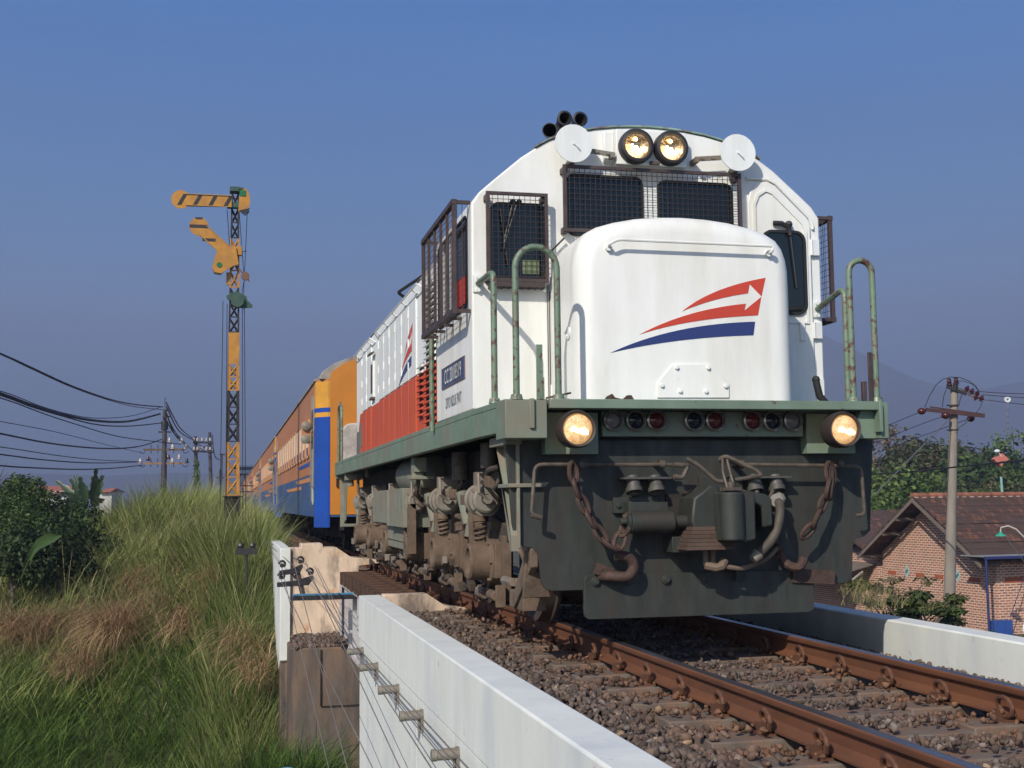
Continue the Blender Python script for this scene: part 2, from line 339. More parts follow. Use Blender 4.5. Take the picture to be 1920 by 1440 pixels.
# brake hose (right)
k=MB(); k.tube(arc([(.52,.04,.86),(.50,-.10,.90),(.47,-.15,.78),(.42,-.16,.66),(.30,-.15,.55)],.1,6),.030,10); h=lp('brake_hose',k,mat('worn_rubber_hose',(.065,.054,.042),.7,var=.2,vs=12)); 
k=MB(); k.cyl((.52,.05,.87),(.49,-.07,.90),.044,n=12); k.ball((.53,-.02,.91),.045,8); k.cyl((.315,-.15,.565),(.275,-.155,.53),.040,.030,n=12); lp('hose_coupling',k,grim,h)
k=MB(); k.tube([(.55,.05,1.03),(.43,-.06,.88)],.012,6); k.cyl((.43,-.05,.90),(.385,-.05,.80),.024,.02,n=8); k.box(.30,.44,.0,.06,.93,.945); k.tube([(.38,0,.97),(.40,-.04,.90),(.43,0,.86)],.014,6); lp('cut_out_cock',k,barm)
# sockets
for x0 in (-.50,.33):
    k=MB(); k.box(x0-.02,x0+.30,-.01,.12,1.045,1.058)
    for x in (x0+.06,x0+.21): k.lathe([(.0,-.02),(.045,-.02),(.045,.05),(.055,.055),(.055,.085),(.045,.085),(.03,.04)],(x,.05,1.04),(0,-.35,-.94),16)
    lp('jumper_socket',k,mat('dark_socket_metal',(.062,.058,.050),.6,var=.2,vs=12))
# uncoupling levers
k=MB(); k.tube(arc([(-1.085,-.02,.82),(-1.125,-.02,.84),(-1.10,-.02,1.14),(-.20,-.02,1.135)],.05,4),.0125,8); k.cyl((-1.125,-.02,.83),(-1.06,-.02,.81),.017,n=8)
for x in (-.80,-.27): k.lathe([(.028,-.018),(.028,.018)],(x,-.02,1.137),(1,0,0),12); k.box(x-.012,x+.012,-.02,.12,1.13,1.16)
lp('uncoupling_lever',k,barm)
k=MB(); k.tube(arc([(-.20,-.05,1.135),(-.10,-.05,1.13),(-.14,-.05,1.05),(-.20,-.05,1.06)],.02,3),.016,8)
k.tube(arc([(-.14,-.12,1.17),(-.07,-.14,1.13),(.05,-.16,1.02),(.22,-.16,1.04),(.36,-.14,1.06),(.34,-.12,1.09),(.14,-.08,1.19),(.10,-.05,1.16),(.24,-.03,1.14)],.03,3),.0135,8)
lp('lever_crank',k,barm)
k=MB(); k.tube(arc([(.24,-.02,1.135),(1.09,-.02,1.12),(1.125,-.02,1.1),(1.135,-.02,.80),(1.07,-.02,.795)],.05,4),.0125,8)
for x in (.27,.97): k.lathe([(.028,-.018),(.028,.018)],(x,-.02,1.135),(1,0,0),12); k.box(x-.012,x+.012,-.02,.12,1.13,1.16)
lp('uncoupling_lever',k,barm)
# chains
def chain(path,parent=LO,name='safety_chain',rl=.066,r=.0155):
    P=[Vector(p) for p in path]; L_=[0]
    for i in range(1,len(P)): L_.append(L_[-1]+(P[i]-P[i-1]).length)
    k=MB(); d=0; i=0; pitch=rl*2*.80
    def at(d):
        for j in range(1,len(P)):
            if d<=L_[j]: return P[j-1].lerp(P[j],(d-L_[j-1])/(L_[j]-L_[j-1]))
        return P[-1]
    while d+pitch<=L_[-1]+.02:
        a=at(d);c=at(min(d+pitch,L_[-1])); t=(c-a).normalized(); s=Vector((0,1,0)); s=(s-t*s.dot(t)).normalized(); q=t.cross(s)
        u=s if i%2 else q
        u=(u*math.cos(.5)+ (q if i%2 else s)*math.sin(.5)).normalized()
        c0=(a+c)/2; pts=[]
        for g in range(14):
            an=2*PI*g/14; pts.append(c0+t*(rl*math.cos(an))+u*(rl*.52*math.sin(an)))
        k.tube(pts,r,7,closed=True); d+=pitch; i+=1
    return lp(name,k,rusty,parent)
chain([(-.865,-.05,1.14),(-.86,-.06,1.03),(-.82,-.06,.92),(-.76,-.06,.80),(-.70,-.07,.70),(-.63,-.08,.61),(-.57,-.07,.62),(-.55,-.06,.73),(-.49,-.05,.80)])
k=MB(); k.tube(arc([(-.66,.07,.44),(-.60,-.01,.44),(-.50,-.02,.43),(-.46,-.02,.50),(-.50,-.02,.56),(-.58,-.02,.57)],.05,4),.034,10,rs=None); k.obox((-.645,.06,.47),(.10,.06,.07),(0,R(20),0)); lp('tow_hook',k,rusty)
k=MB(); k.tube(arc([(-.53,-.03,.80),(-.48,-.05,.83),(-.44,-.04,.80),(-.46,-.04,.76)],.03,4),.024,8); lp('chain_hook',k,rusty)
chain([(.875,-.05,1.13),(.87,-.06,1.02),(.84,-.06,.92),(.79,-.06,.82),(.75,-.06,.74),(.70,-.06,.68),(.65,-.06,.66)])
chain([(.90,-.03,1.12),(.90,-.04,1.0),(.885,-.04,.93)])
chain([(.47,.03,.84),(.49,.03,.74),(.53,.03,.62)])
k=MB(); k.ball((.545,.05,.58),.038,10); k.tube(arc([(.55,.05,.56),(.58,0,.48),(.66,-.02,.46),(.70,.0,.52)],.05,4),.03,8); k.obox((.80,.09,.40),(.30,.05,.09),(0,R(4),0)); lp('tow_hook',k,rusty)
# --- nose (rounded box)
DY=0
def nose_outline():
    pts=[]; w=.765
    pts.append((-w,1.546)); pts.append((-w,1.9)); pts.append((-w,2.3))
    for p in [(-.762,2.45),(-.75,2.53),(-.722,2.61),(-.675,2.672),(-.60,2.715),(-.48,2.752),(-.33,2.783),(-.17,2.80),(0,2.806)]: pts.append(p)
    pts+= [(-x,z) for x,z in reversed(pts[:-1])]
    return pts
def inset(pl,d):
    n=len(pl); o=[]
    for i,p in enumerate(pl):
        a=Vector(pl[max(i-1,0)]);c=Vector(pl[min(i+1,n-1)]); t=(c-a).normalized(); nn=Vector((t.y,-t.x))
        o.append((p[0]+nn.x*d, max(1.546,p[1]+nn.y*d) if 0<i<n-1 else p[1]))
    return o
NO=nose_outline(); k=MB(); n=len(NO); rr=.13; YF=.21; rings=[(.92,0)]
for a in range(0,91,10): rings.append((YF+rr-rr*math.sin(R(a)), rr*(1-math.cos(R(a)))))
v=[]
for y,d in rings:
    for i,p in enumerate(inset(NO,d)):
        zf=p[1]; v.append((p[0],y,zf))
f=[(j*n+i,j*n+i+1,(j+1)*n+i+1,(j+1)*n+i) for j in range(len(rings)-1) for i in range(n-1)]
f.append(tuple((len(rings)-1)*n+i for i in range(n)))
k.add(v,f); nose=lp('nose',k,white)
k=MB(); pl=[(-.235,1.575),(.265,1.578),(.268,1.67),(.14,1.80),(-.12,1.798),(-.235,1.67)]; k.prism(pl,'y',YF-.012,YF+.01)
for x,z in ((-.10,1.775),(.12,1.775),(-.205,1.655),(.24,1.655),(-.08,1.62),(.10,1.62)): k.cyl((x,YF-.01,z),(x,YF-.028,z),.014,n=8)
lp('cover_plate',k,white,nose,bevel=.003)
k=MB(); k.tube(arc([(-.545,YF,2.56),(-.56,YF-.07,2.57),(-.50,YF-.07,2.60),(.585,YF-.07,2.595),(.58,YF-.07,2.56),(.57,YF,2.555)],.03,4),.0105,8)
for x in (-.55,.575): k.cyl((x,YF+.01,2.555),(x,YF-.03,2.555),.022,n=12)
lp('grab_iron',k,white,nose)
k=MB(); k.lathe([(.03,0),(.045,0),(.045,.008),(.03,.012),(0,.012)],(-.765,.42,2.02),(-1,0,0),16); k.tube([(-.77,.42,2.05),(-.79,.43,2.02),(-.77,.42,1.99)],.006,6); lp('latch',k,white2,nose)
k=MB(); k.prism([(-.60,1.548),(-.58,1.58),(-.54,1.60),(-.52,1.575),(-.47,1.565),(-.44,1.59),(-.41,1.592),(-.39,1.56),(-.385,1.548)],'y',YF-.003,YF+.004); lp('paint_chip',k,rusty,nose)
# logo: two red strokes with a white arrow between them, one blue stroke
def curvepoly(lo,up,n=14):
    def bz(P,t): 
        a,b_,c=P; return (a[0]*(1-t)**2+2*b_[0]*t*(1-t)+c[0]*t*t, a[1]*(1-t)**2+2*b_[1]*t*(1-t)+c[1]*t*t)
    return [bz(lo,i/n) for i in range(n+1)]+[bz(up,1-i/n) for i in range(n)]
def strokes():
    bl=curvepoly([(-.545,1.862),(-.1,2.0),(.43,2.005)],[(-.545,1.862),(-.1,2.075),(.45,2.10)])
    r1=curvepoly([(-.345,2.0),(-.02,2.085),(.33,2.10)],[(-.345,2.0),(-.03,2.135),(.33,2.168)])
    r2=curvepoly([(-.055,2.155),(.10,2.205),(.375,2.268)],[(-.055,2.155),(.13,2.315),(.545,2.395)])
    # arrow shaped gap closed by the flag
    r3=[(.33,2.10),(.462,2.145),(.545,2.395),(.52,2.39),(.517,2.272),(.36,2.135),(.375,2.195),(.33,2.168)]
    return bl,r1,r2,r3
def bzp(P,t):
    a,b_,c=P; return (a[0]*(1-t)**2+2*b_[0]*t*(1-t)+c[0]*t*t, a[1]*(1-t)**2+2*b_[1]*t*(1-t)+c[1]*t*t)
# measured corners of the mark (x,z on the nose face)
def logo_polys():
    n=16
    blue=[bzp([(-.545,1.866),(-.10,1.975),(.455,2.000)],i/n) for i in range(n+1)]+[bzp([(-.545,1.866),(-.12,2.065),(.470,2.092)],1-i/n) for i in range(n)]
    lowr=[bzp([(-.345,1.990),(.0,2.105),(.492,2.135)],i/n) for i in range(n+1)]+[(.520,2.262),(.395,2.165),(.408,2.212)]+[bzp([(-.345,1.990),(-.01,2.165),(.408,2.212)],1-i/n) for i in range(1,n)]
    upr=[bzp([(-.045,2.150),(.16,2.240),(.425,2.283)],i/n) for i in range(n+1)]+[(.438,2.345),(.5215,2.2645),(.555,2.392)]+[bzp([(-.045,2.150),(.16,2.315),(.555,2.392)],1-i/n) for i in range(1,n)]
    return blue,lowr,upr
for pl,mm in zip(logo_polys(),(blue2,red2,red2)):
    k=MB(); k.prism(pl,'y',YF-.0025,YF+.004); lp('logo_stroke',k,mm,nose,smooth=False)
# --- cab
half=[(1.32,1.546),(1.32,2.99),(1.265,3.07),(1.17,3.155),(.96,3.335),(.85,3.41),(.755,3.468),(.65,3.51),(.55,3.538),(.42,3.568),(.28,3.588),(.14,3.60)]
outl=[(-x,z) for x,z in half]+[(0,3.604)]+[(x,z) for x,z in reversed(half)]
k=MB(); k.prism(outl,'y',.9,2.40); cab=lp('cab',k,white,bevel=.012)
k=MB(); rp=[(-x-.0,z) for x,z in half[5:]]+[(0,3.604)]+[(x,z) for x,z in reversed(half[5:])]
k.prism([(x*1.01,z+.012) for x,z in rp]+[(x*1.01,z+.001) for x,z in reversed(rp)],'y',.885,2.42); lp('roof_sheet',k,greenroof)
def window(x0,x1,z0,z1,r,y=.9,parent=cab,mm=glass):
    k=MB(); pl=rrect(x0,x1,z0,z1,r); k.prism(pl,'y',y-.004,y+.01); w=lp('window',k,mm,parent)
    k=MB(); ring(k,pl,'y',y-.014,y+.008,.018); lp('gasket',k,rubber,w); return w
window(-.618,-.078,2.80,3.215,.045); window(.065,.610,2.80,3.20,.045)
w3=window(-1.175,-.80,2.475,2.985,.05)
k=MB(); k.box(-.96,-.84,.893,.897,2.50,2.60); lp('painted_reflection',k,mat('pale_green_reflection',(.16,.20,.10),.6),w3)  # pale green patch paints a reflection onto the pane
# front door on the right
k=MB(); dp=[(.745,1.60),(.745,3.08),(.765,3.16),(.82,3.225),(.90,3.245),(.965,3.215),(1.21,2.985),(1.235,2.93),(1.235,1.60)]
k.prism(dp,'y',.878,.905); door=lp('cab_door',k,white,cab,bevel=.006)
k=MB(); dpi=[(.80,2.20),(.80,3.06),(.83,3.13),(.885,3.165),(.93,3.15),(1.165,2.93),(1.18,2.88),(1.18,2.20)]
ring(k,dpi,'y',.866,.88,.022); lp('door_frame',k,white,door)
k=MB(); pl=rrect(.86,1.168,2.27,2.86,.06); k.prism(pl,'y',.872,.885); dw=lp('door_window',k,glass,door); k=MB(); ring(k,pl,'y',.860,.88,.02); lp('gasket',k,rubber,dw)
for z in (2.70,2.08,1.66):
    k=MB(); k.box(1.238,1.30,.868,.90,z,z+.12); k.cyl((1.238,.872,z),(1.238,.872,z+.12),.011,n=8); lp('hinge',k,white2,door,bevel=.002)
k=MB(); k.box(1.12,1.16,.862,.88,2.06,2.20); lp('handle_block',k,white,door,bevel=.003)
k=MB(); k.tube([(.93,.86,2.93),(.99,.84,2.925),(1.05,.85,2.90),(1.06,.85,2.84)],.018,8); k.ball((1.05,.85,2.92),.03,8); k.tube([(1.06,.85,2.86),(1.10,.855,2.45)],.006,6); lp('wiper',k,black,door)
k=MB(); k.tube([(.74,.888,3.262),(.90,.888,3.262),(.97,.888,3.235),(1.23,2.99-2.102,2.99),(1.26,.888,2.93),(1.26,.888,2.90)],.011,8); lp('rain_gutter',k,white,cab)
k=MB(); k.box(-.785,-.781,.893,.9,1.56,2.42); k.box(-.772,-.766,.893,.9,1.56,2.42)
lp('door_seam',k,mat('dark_seam',(.10,.09,.08),.9),cab)
for z in (1.62,2.38):
    k=MB(); k.cyl((-.762,.885,z),(-.762,.885,z+.10),.010,n=8); k.box(-.762,-.72,.888,.899,z,z+.10); lp('hinge',k,white2,cab)
k=MB(); k.obox((-.72,.86,2.70),(.012,.01,.16),(0,R(45),0)); lp('aerial_stub',k,black,cab)
# wiper left
k=MB(); k.ball((-1.03,.87,3.0),.026,8); k.ball((-.985,.87,3.005),.022,8); k.tube([(-1.03,.865,3.0),(-1.09,.86,2.75),(-1.10,.86,2.66)],.008,6); k.tube([(-1.0,.865,3.0),(-1.10,.86,2.68)],.006,6); k.tube([(-1.12,.868,2.95),(-1.07,.868,2.55)],.007,6); lp('wiper',k,black,cab)
# headlight box
k=MB(); k.box(-.285,.245,.80,.91,3.295,3.55); hb=lp('headlight_box',k,white,cab,bevel=.006)
k=MB(); k.box(-.36,-.285,.85,.91,3.32,3.54); lp('box_flange',k,white,hb,bevel=.006)
for x in (-.147,.115):
    k=MB(); k.lathe([(.086,.01),(.090,.06),(.10,.075),(.118,.07),(.126,.05),(.126,0)],(x,.80,3.42),(0,-1,0),32); h=lp('headlight',k,black,hb)
    k=MB(); k.lathe([(0,.012),(.03,.014),(.06,.024),(.088,.05)],(x,.80,3.42),(0,-1,0),24); lp('reflector',k,reflector,h)
    k=MB()
    for dx,dz,r in ((-.005,-.015,.022),(.012,-.028,.015),(0,.05,.012),(-.03,.01,.010),(.035,-.035,.012)): k.ball((x+dx,.768,3.42+dz),r,10)
    lp('bulb',k,lamphot,h)
k=MB(); k.box(-.04,.03,.77,.80,3.298,3.32); lp('latch',k,barm,hb)
for x,s in ((-.615,1),(.62,-1)):
    k=MB(); k.cyl((x,.752,3.41),(x,.744,3.41),.136,n=40); k.cyl((x,.744,3.41),(x,.735,3.41),.012,n=8); k.tube([(x,.735,3.41),(x+.03,.722,3.375)],.005,6); dsc=lp('number_disc',k,white2,cab)
    k=MB(); xe=x+s*.30; k.obox(((x+s*.12+xe)/2,.80,3.37),(.20,.012,.034),(0,R(6)*s,0)); k.cyl((x+s*.26,.795,3.365),(x+s*.26,.78,3.365),.012,n=8); k.cyl((x+s*.18,.795,3.372),(x+s*.18,.78,3.372),.012,n=8); k.box(xe-.015,xe+.015,.78,.9,3.335,3.37); k.box(x-.02,x+.02,.752,.9,3.28,3.31); lp('support_arm',k,grim,dsc)
# horn
k=MB()
for x,y,z,r in ((-.62,.95,3.655,.056),(-.505,.95,3.655,.056)):
    k.lathe([(r*.75,-.004),(r,0),(r*.8,.06),(r*.45,.14),(r*.32,.26),(0,.27)],(x,y,z),(0,1,.02),20); k.lathe([(r*.78,0),(r*.5,.06),(.0,.15)],(x,y,z),(0,1,.02),16)
k.lathe([(.05,0),(.056,.0),(.05,.04),(.03,.12),(.0,.2)],(-.72,1.0,3.575),(.25,1,0),18); k.box(-.66,-.46,1.02,1.10,3.55,3.62); lp('horn',k,black)
# grilles
def grille(x0,x1,z0,z1,y,step=.0385,parent=cab,skip=None,ax='y'):
    k=MB(); w=.011
    def bx(a0,a1,c0,c1,t0,t1,mb):
        if ax=='y': mb.box(a0,a1,t0,t1,c0,c1)
        else: mb.box(t0,t1,a0,a1,c0,c1)
    bx(x0,x1,z1-w*2,z1,y-.012,y+.012,k); bx(x0,x1,z0,z0+w*2,y-.012,y+.012,k); bx(x0,x0+w*2,z0+w*2,z1-w*2,y-.012,y+.012,k); bx(x1-w*2,x1,z0+w*2,z1-w*2,y-.012,y+.012,k)
    g=lp('window_grille',k,screen,parent)
    k=MB(); x=x0+w*2+step*.6
    while x<x1-w*2: bx(x-.0017,x+.0017,z0+w,z1-w,y-.003,y+.001,k); x+=step
    z=z0+w*2+step*.5
    while z<z1-w*2: bx(x0+w,x1-w,z-.0017,z+.0017,y-.001,y+.003,k); z+=step
    lp('wire_mesh',k,mat('dark_wire_mesh',(.028,.020,.021),.6),g,smooth=False); return g
g=grille(-.680,.662,2.795,3.272,.81)
k=MB()
for x in (-.66,.64):
    for z in (2.81,3.24): k=MB(); k.box(x-.018,x+.018,.82,.90,z-.02,z+.02); lp('stand_off',k,screen,g)
g=grille(-1.235,-.795,2.425,3.055,.81)
k=MB()
for x in (-1.22,-.82):
    for z in (2.45,3.02): k=MB(); k.box(x-.015,x+.015,.82,.90,z-.02,z+.02); lp('stand_off',k,screen,g)
k=MB(); k.box(-1.21,-.822,.80,.806,2.39,2.424); k.box(-1.21,-.822,.81,.9,2.392,2.396)
for i in range(9): k.box(-1.21+i*.048,-1.206+i*.048,.80,.90,2.385,2.39)
lp('lower_mesh',k,screen,g)
# side windows with guard boxes
for s in (-1,1):
    k=MB(); pl=rrect(1.08,2.25,2.30,2.93,.05); k.prism(pl,'x',s*1.318,s*1.323); w=lp('side_window',k,glass,cab)
    k=MB(); ring(k,pl,'x',s*1.318,s*1.330,.02); lp('gasket',k,rubber,w)
    if s<0:
        k=MB(); k.box(-1.330,-1.324,1.15,1.45,2.32,2.52); lp('seat_back',k,mat('red_seat_cloth',(.45,.04,.03),.8),w)
        k=MB(); k.box(-1.332,-1.324,1.65,1.72,2.31,2.92); k.box(-1.332,-1.324,1.98,2.03,2.31,2.92); lp('window_post',k,white2,w)
    X=s*1.435; k=MB(); y0,y1,z0,z1=.955,2.33,2.235,3.005
    def bb(a,c,r=.014,k=k): 
        a=Vector(a);c=Vector(c); lo=[min(a[i],c[i])-r for i in range(3)]; hi=[max(a[i],c[i])+r for i in range(3)]; k.box(lo[0],hi[0],lo[1],hi[1],lo[2],hi[2])
    bb((X,y0,z0),(X,y1,z0),.018); bb((X,y0,z1),(X,y1,z1),.018)
    for y in (y0,y1): bb((X,y,z0+.02),(X,y,z1-.02)); bb((X-s*.02,y,z1),(s*1.33,y,z1),.012); bb((X-s*.02,y,z0),(s*1.33,y,z0),.012)
    for i in range(1,5): bb((X,y0+(y1-y0)*i/5,z0+.02),(X,y0+(y1-y0)*i/5,z1-.02),.009)
    for i in range(1,4): bb((X-s*.02,y0+(y1-y0)*i/4,z0),(s*1.33,y0+(y1-y0)*i/4,z0-.004),.009)
    gg=lp('window_guard',k,screen,cab)
    k=MB()
    y=y0+.03
    while y<y1: k.box(X-.002,X+.001,y-.0012,y+.0012,z0,z1); y+=.055
    z=z0+.03
    while z<z1: k.box(X-.001,X+.002,y0,y1,z-.0015,z+.0015); z+=.045
    xx=X-s*.02
    while abs(xx)>1.33:
        k.box(xx-.002,xx+.002,y0-.002,y0+.002,z0,z1); xx-=s*.038
    lp('wire_mesh',k,screen,gg,smooth=False)
# number plate and lettering on the left side
k=MB(); k.box(-1.326,-1.319,1.18,2.12,1.795,1.945); pb=lp('number_plate',k,platem,cab)
k=MB(); k.box(-1.328,-1.3195,1.17,2.13,1.789,1.7945); k.box(-1.328,-1.3195,1.17,2.13,1.9455,1.951); k.box(-1.328,-1.3195,1.1725,1.1795,1.7946,1.9454); k.box(-1.328,-1.3195,2.1205,2.1275,1.7946,1.9454); lp('border',k,mat('plate_border',(.16,.10,.11),.5),pb)
v,f=textmesh('CC 2018319',.158,.86,.0); k=MB(); k.add([(-1.3275,1.65-p[0],1.868+p[1]) for p in v],f); lp('number',k,lett,pb,smooth=False)
v,f=textmesh('DIPO INDUK PWT',.12,.66,.0); k=MB(); k.add([(-1.3235,1.65-p[0],1.665+p[1]) for p in v],f); lp('depot_lettering',k,lettd,cab,smooth=False)
# hand rails at the front
def hoop(x0,x1,y,ztop,zb=1.545,r=.021):
    k=MB(); c=(x0+x1)/2; rad=(x1-x0)/2; pts=[(x0,y,zb),(x0,y,zb+.3)]
    for i in range(0,13): a=PI-PI*i/12; pts.append((c+rad*math.cos(a),y,ztop-rad+rad*math.sin(a)))
    pts+=[(x1,y,zb+.3),(x1,y,zb)]; k.tube(pts,r,10)
    for x in (x0,x1): k.cyl((x,y,zb-.002),(x,y,zb+.03),.042,.034,n=12)
    return lp('handrail',k,greenrail)
FWD=True
hoop(-1.215,-.945,.04,2.51); hoop(1.085,1.255,.05,2.50)
FWD=False
for pts in ([(-1.285,.36,1.545),(-1.285,.36,2.39),(-1.285,.46,2.41),(-1.28,.9,2.42)],[(1.215,.36,1.545),(1.215,.36,2.30),(1.20,.42,2.38),(1.10,.62,2.36),(1.29,.9,2.33)]):
    k=MB(); k.tube(arc([pts[0],pts[1],pts[2],pts[-1]] if pts[0][0]<0 else [pts[0],(1.215,.36,2.37),(1.275,.9,2.30)],.09,5),.021,10); k.cyl((pts[0][0],.36,1.543),(pts[0][0],.36,1.575),.04,.033,n=12)
    e=pts[-1]; h=lp('handrail',k,greenrail)
    k=MB(); sx=-1.28 if pts[0][0]<0 else 1.275; zz=2.42 if sx<0 else 2.30; k.box(sx-.035,sx+.03,.885,.902,zz-.06,zz+.06); k.cyl((sx,.89,zz+.045),(sx,.87,zz+.045),.016,n=8); k.cyl((sx,.89,zz-.045),(sx,.87,zz-.045),.016,n=8); lp('mount',k,white2,h)
FWD=True
k=MB(); k.box(-1.095,-1.055,.0,.012,1.54,1.885); k.box(-1.055,-1.045,.0,.05,1.54,1.68); lp('flag_bracket',k,greenrail,bevel=.003)
k=MB(); k.box(1.185,1.215,.02,.032,1.54,1.875); k.box(1.14,1.17,.02,.05,1.54,1.68); lp('flag_bracket',k,screen,bevel=.003)
FWD=False
k=MB(); k.tube([(1.03,.3,1.54),(.97,.3,1.60),(.95,.3,1.68),(.945,.3,1.71)],.026,8); k.ball((.945,.3,1.715),.03,8); lp('hose_end',k,rubber)
k=MB(); k.tube([(-1.34,2.52,1.49),(-1.345,2.50,2.30)],.022,8); lp('grab_pole',k,greenrail)
k=MB(); k.box(-.95,-.86,.1,.3,1.545,1.556); k.obox((-.93,.1,1.575),(.16,.04,.012),(0,R(-12),0)); lp('foot_plate',k,dirty)
# --- hood
HX=1.0
k=MB()
hz=[(HX,1.546),(HX,3.20),(.985,3.26),(.94,3.31),(.8,3.38),(.5,3.44),(.2,3.47)]
pl=[(-x,z) for x,z in hz]+[(0,3.475)]+[(x,z) for x,z in reversed(hz)]
k.prism(pl,'y',2.401,11.85); hood=lp('hood',k,white2,bevel=.01)
k=MB(); rp=[(-x,z) for x,z in hz[2:]]+[(0,3.475)]+[(x,z) for x,z in reversed(hz[2:])]
k.prism([(x*1.012,z+.012) for x,z in rp]+[(x*1.012,z+.001) for x,z in reversed(rp)],'y',2.41,11.86); lp('hood_roof',k,greenroof,hood)
k=MB(); k.prism([(2.41,1.55),(2.41,2.25),(11.3,2.25),(11.5,2.05),(11.52,1.55)],'x',-HX-.004,-HX+.002); k.prism([(2.41,1.55),(2.41,2.25),(11.3,2.25),(11.52,1.55)],'x',HX-.002,HX+.004); lp('red_band',k,red,hood)
# doors (upper white, lower red) with seams and hinges
ys=[2.45,3.05]; y=5.15
doors=[(2.46,3.0),(3.04,3.45)]
y=5.55
while y<8.8: doors.append((y,y+.53)); y+=.555
for (a,c) in doors+[(9.75,10.3),(10.35,10.9)]:
    k=MB(); k.box(-HX-.016,-HX+.002,a+.008,c-.008,2.262,3.12); d=lp('hood_door',k,white2,hood,bevel=.004)
    k=MB(); k.box(-HX-.019,-HX+.002,a+.008,c-.008,1.58,2.246); lp('hood_door_lower',k,red,hood,bevel=.004)
    for z in (2.36,2.62,2.95):
        k=MB(); k.cyl((-HX-.020,c-.004,z),(-HX-.020,c-.004,z+.10),.009,n=8); k.box(-HX-.019,-HX-.012,c-.022,c+.014,z+.01,z+.09); lp('hinge',k,white2,d)
# louvres
def louvre(y0,y1,z0,z1,split=2.25,n=None):
    n=n or int((z1-z0)/.062)
    for mi,mm in ((0,white2),(1,red)):
        k=MB(); c=0
        for i in range(n):
            z=z0+(i+.5)*(z1-z0)/n
            if (z<split)!=(mi==1): continue
            k.prism([(-HX-.004,z+.026),(-HX-.045,z-.008),(-HX-.045,z-.013),(-HX-.004,z-.012)],'y',y0,y1); c+=1
        if c: lp('louvre_panel' if mi==0 else 'louvre_panel_lower',k,mm,hood,smooth=False)
    k=MB(); k.box(-HX-.006,-HX+.001,y0,y1,z0,z1); lp('louvre_shade_sheet',k,under,hood)  # flat black sheet puts the shade between the slats into colour
louvre(4.30,4.92,1.62,3.10); louvre(5.08,5.36,1.78,2.35); louvre(2.62,3.35,1.62,2.12)
# logo on hood
for pl,mm in zip(logo_polys(),(blue2,red2,red2)):
    k=MB(); k.prism([(6.35-(p[0]-.0)*1.05,2.55+(p[1]-2.13)*1.15) for p in pl],'x',-HX-.0185,-HX-.0155); lp('logo_stroke',k,mm,hood,smooth=False)
k=MB(); k.box(-HX-.03,-HX,9.42,9.68,2.35,2.86); k2=lp('intake_frame',k,white2,hood,bevel=.004); k=MB(); k.box(-HX-.034,-HX-.028,9.45,9.65,2.42,2.82); lp('intake_mesh',k,mat('brown_mesh',(.07,.05,.045),.8),k2); k=MB(); k.obox((-HX-.05,9.5,2.96),(.06,.35,.02),(0,R(-25),0)); k.box(-HX-.05,-HX,9.40,9.7,2.33,2.36); lp('intake_lid',k,barm,k2)
k=MB(); k.box(-HX-.012,-HX,11.25,11.75,1.62,2.0); k.box(-HX-.025,-HX-.01,10.95,11.08,1.75,2.1); lp('battery_grille',k,mat('grey_mesh',(.14,.12,.115),.8),hood)
# roof-edge rail
k=MB()
for a,c in ((2.45,4.9),(5.0,9.0),(9.3,11.8)):
    k.tube(arc([(-HX,a,3.10),(-HX-.07,a+.1,3.17),(-HX-.07,c-.1,3.17),(-HX,c,3.10)],.06,3),.011,6)
    y=a+.5
    while y<c: k.tube([(-HX-.07,y,3.17),(-HX+.02,y,3.12)],.009,6); k.box(-HX-.02,-HX,y-.08,y+.08,3.10,3.13); y+=.82
lp('roof_edge_rail',k,white,hood)
k=MB(); k.tube(arc([(-.75,7.6,3.38),(-.93,7.6,3.50),(-.60,6.2,3.62),(-.5,6.0,3.40)],.05,4),.02,8); k.tube([(-.6,10.2,3.4),(-.62,10.2,3.62)],.012,6); lp('roof_pipe',k,black,hood)
k=MB(); k.box(-.5,.5,5.5,7.0,3.46,3.58); k.box(-.3,.3,9,10.5,3.46,3.54); lp('exhaust_cover',k,greenroof,hood,bevel=.02)
for y0,y1 in ((11.95,11.6),):
    for yy,t in ((12.02,2.45),(11.70,2.40)):
        pass
k=MB(); k.tube(arc([(-1.27,12.0,1.54),(-1.27,12.0,2.42),(-1.27,11.45,2.42),(-1.27,11.45,1.54)],.24,6),.022,8); lp('handrail',k,greenrail)
k=MB(); k.tube([(-1.24,12.08,1.54),(-1.24,12.08,2.5)],.02,8); lp('handrail',k,greenrail)
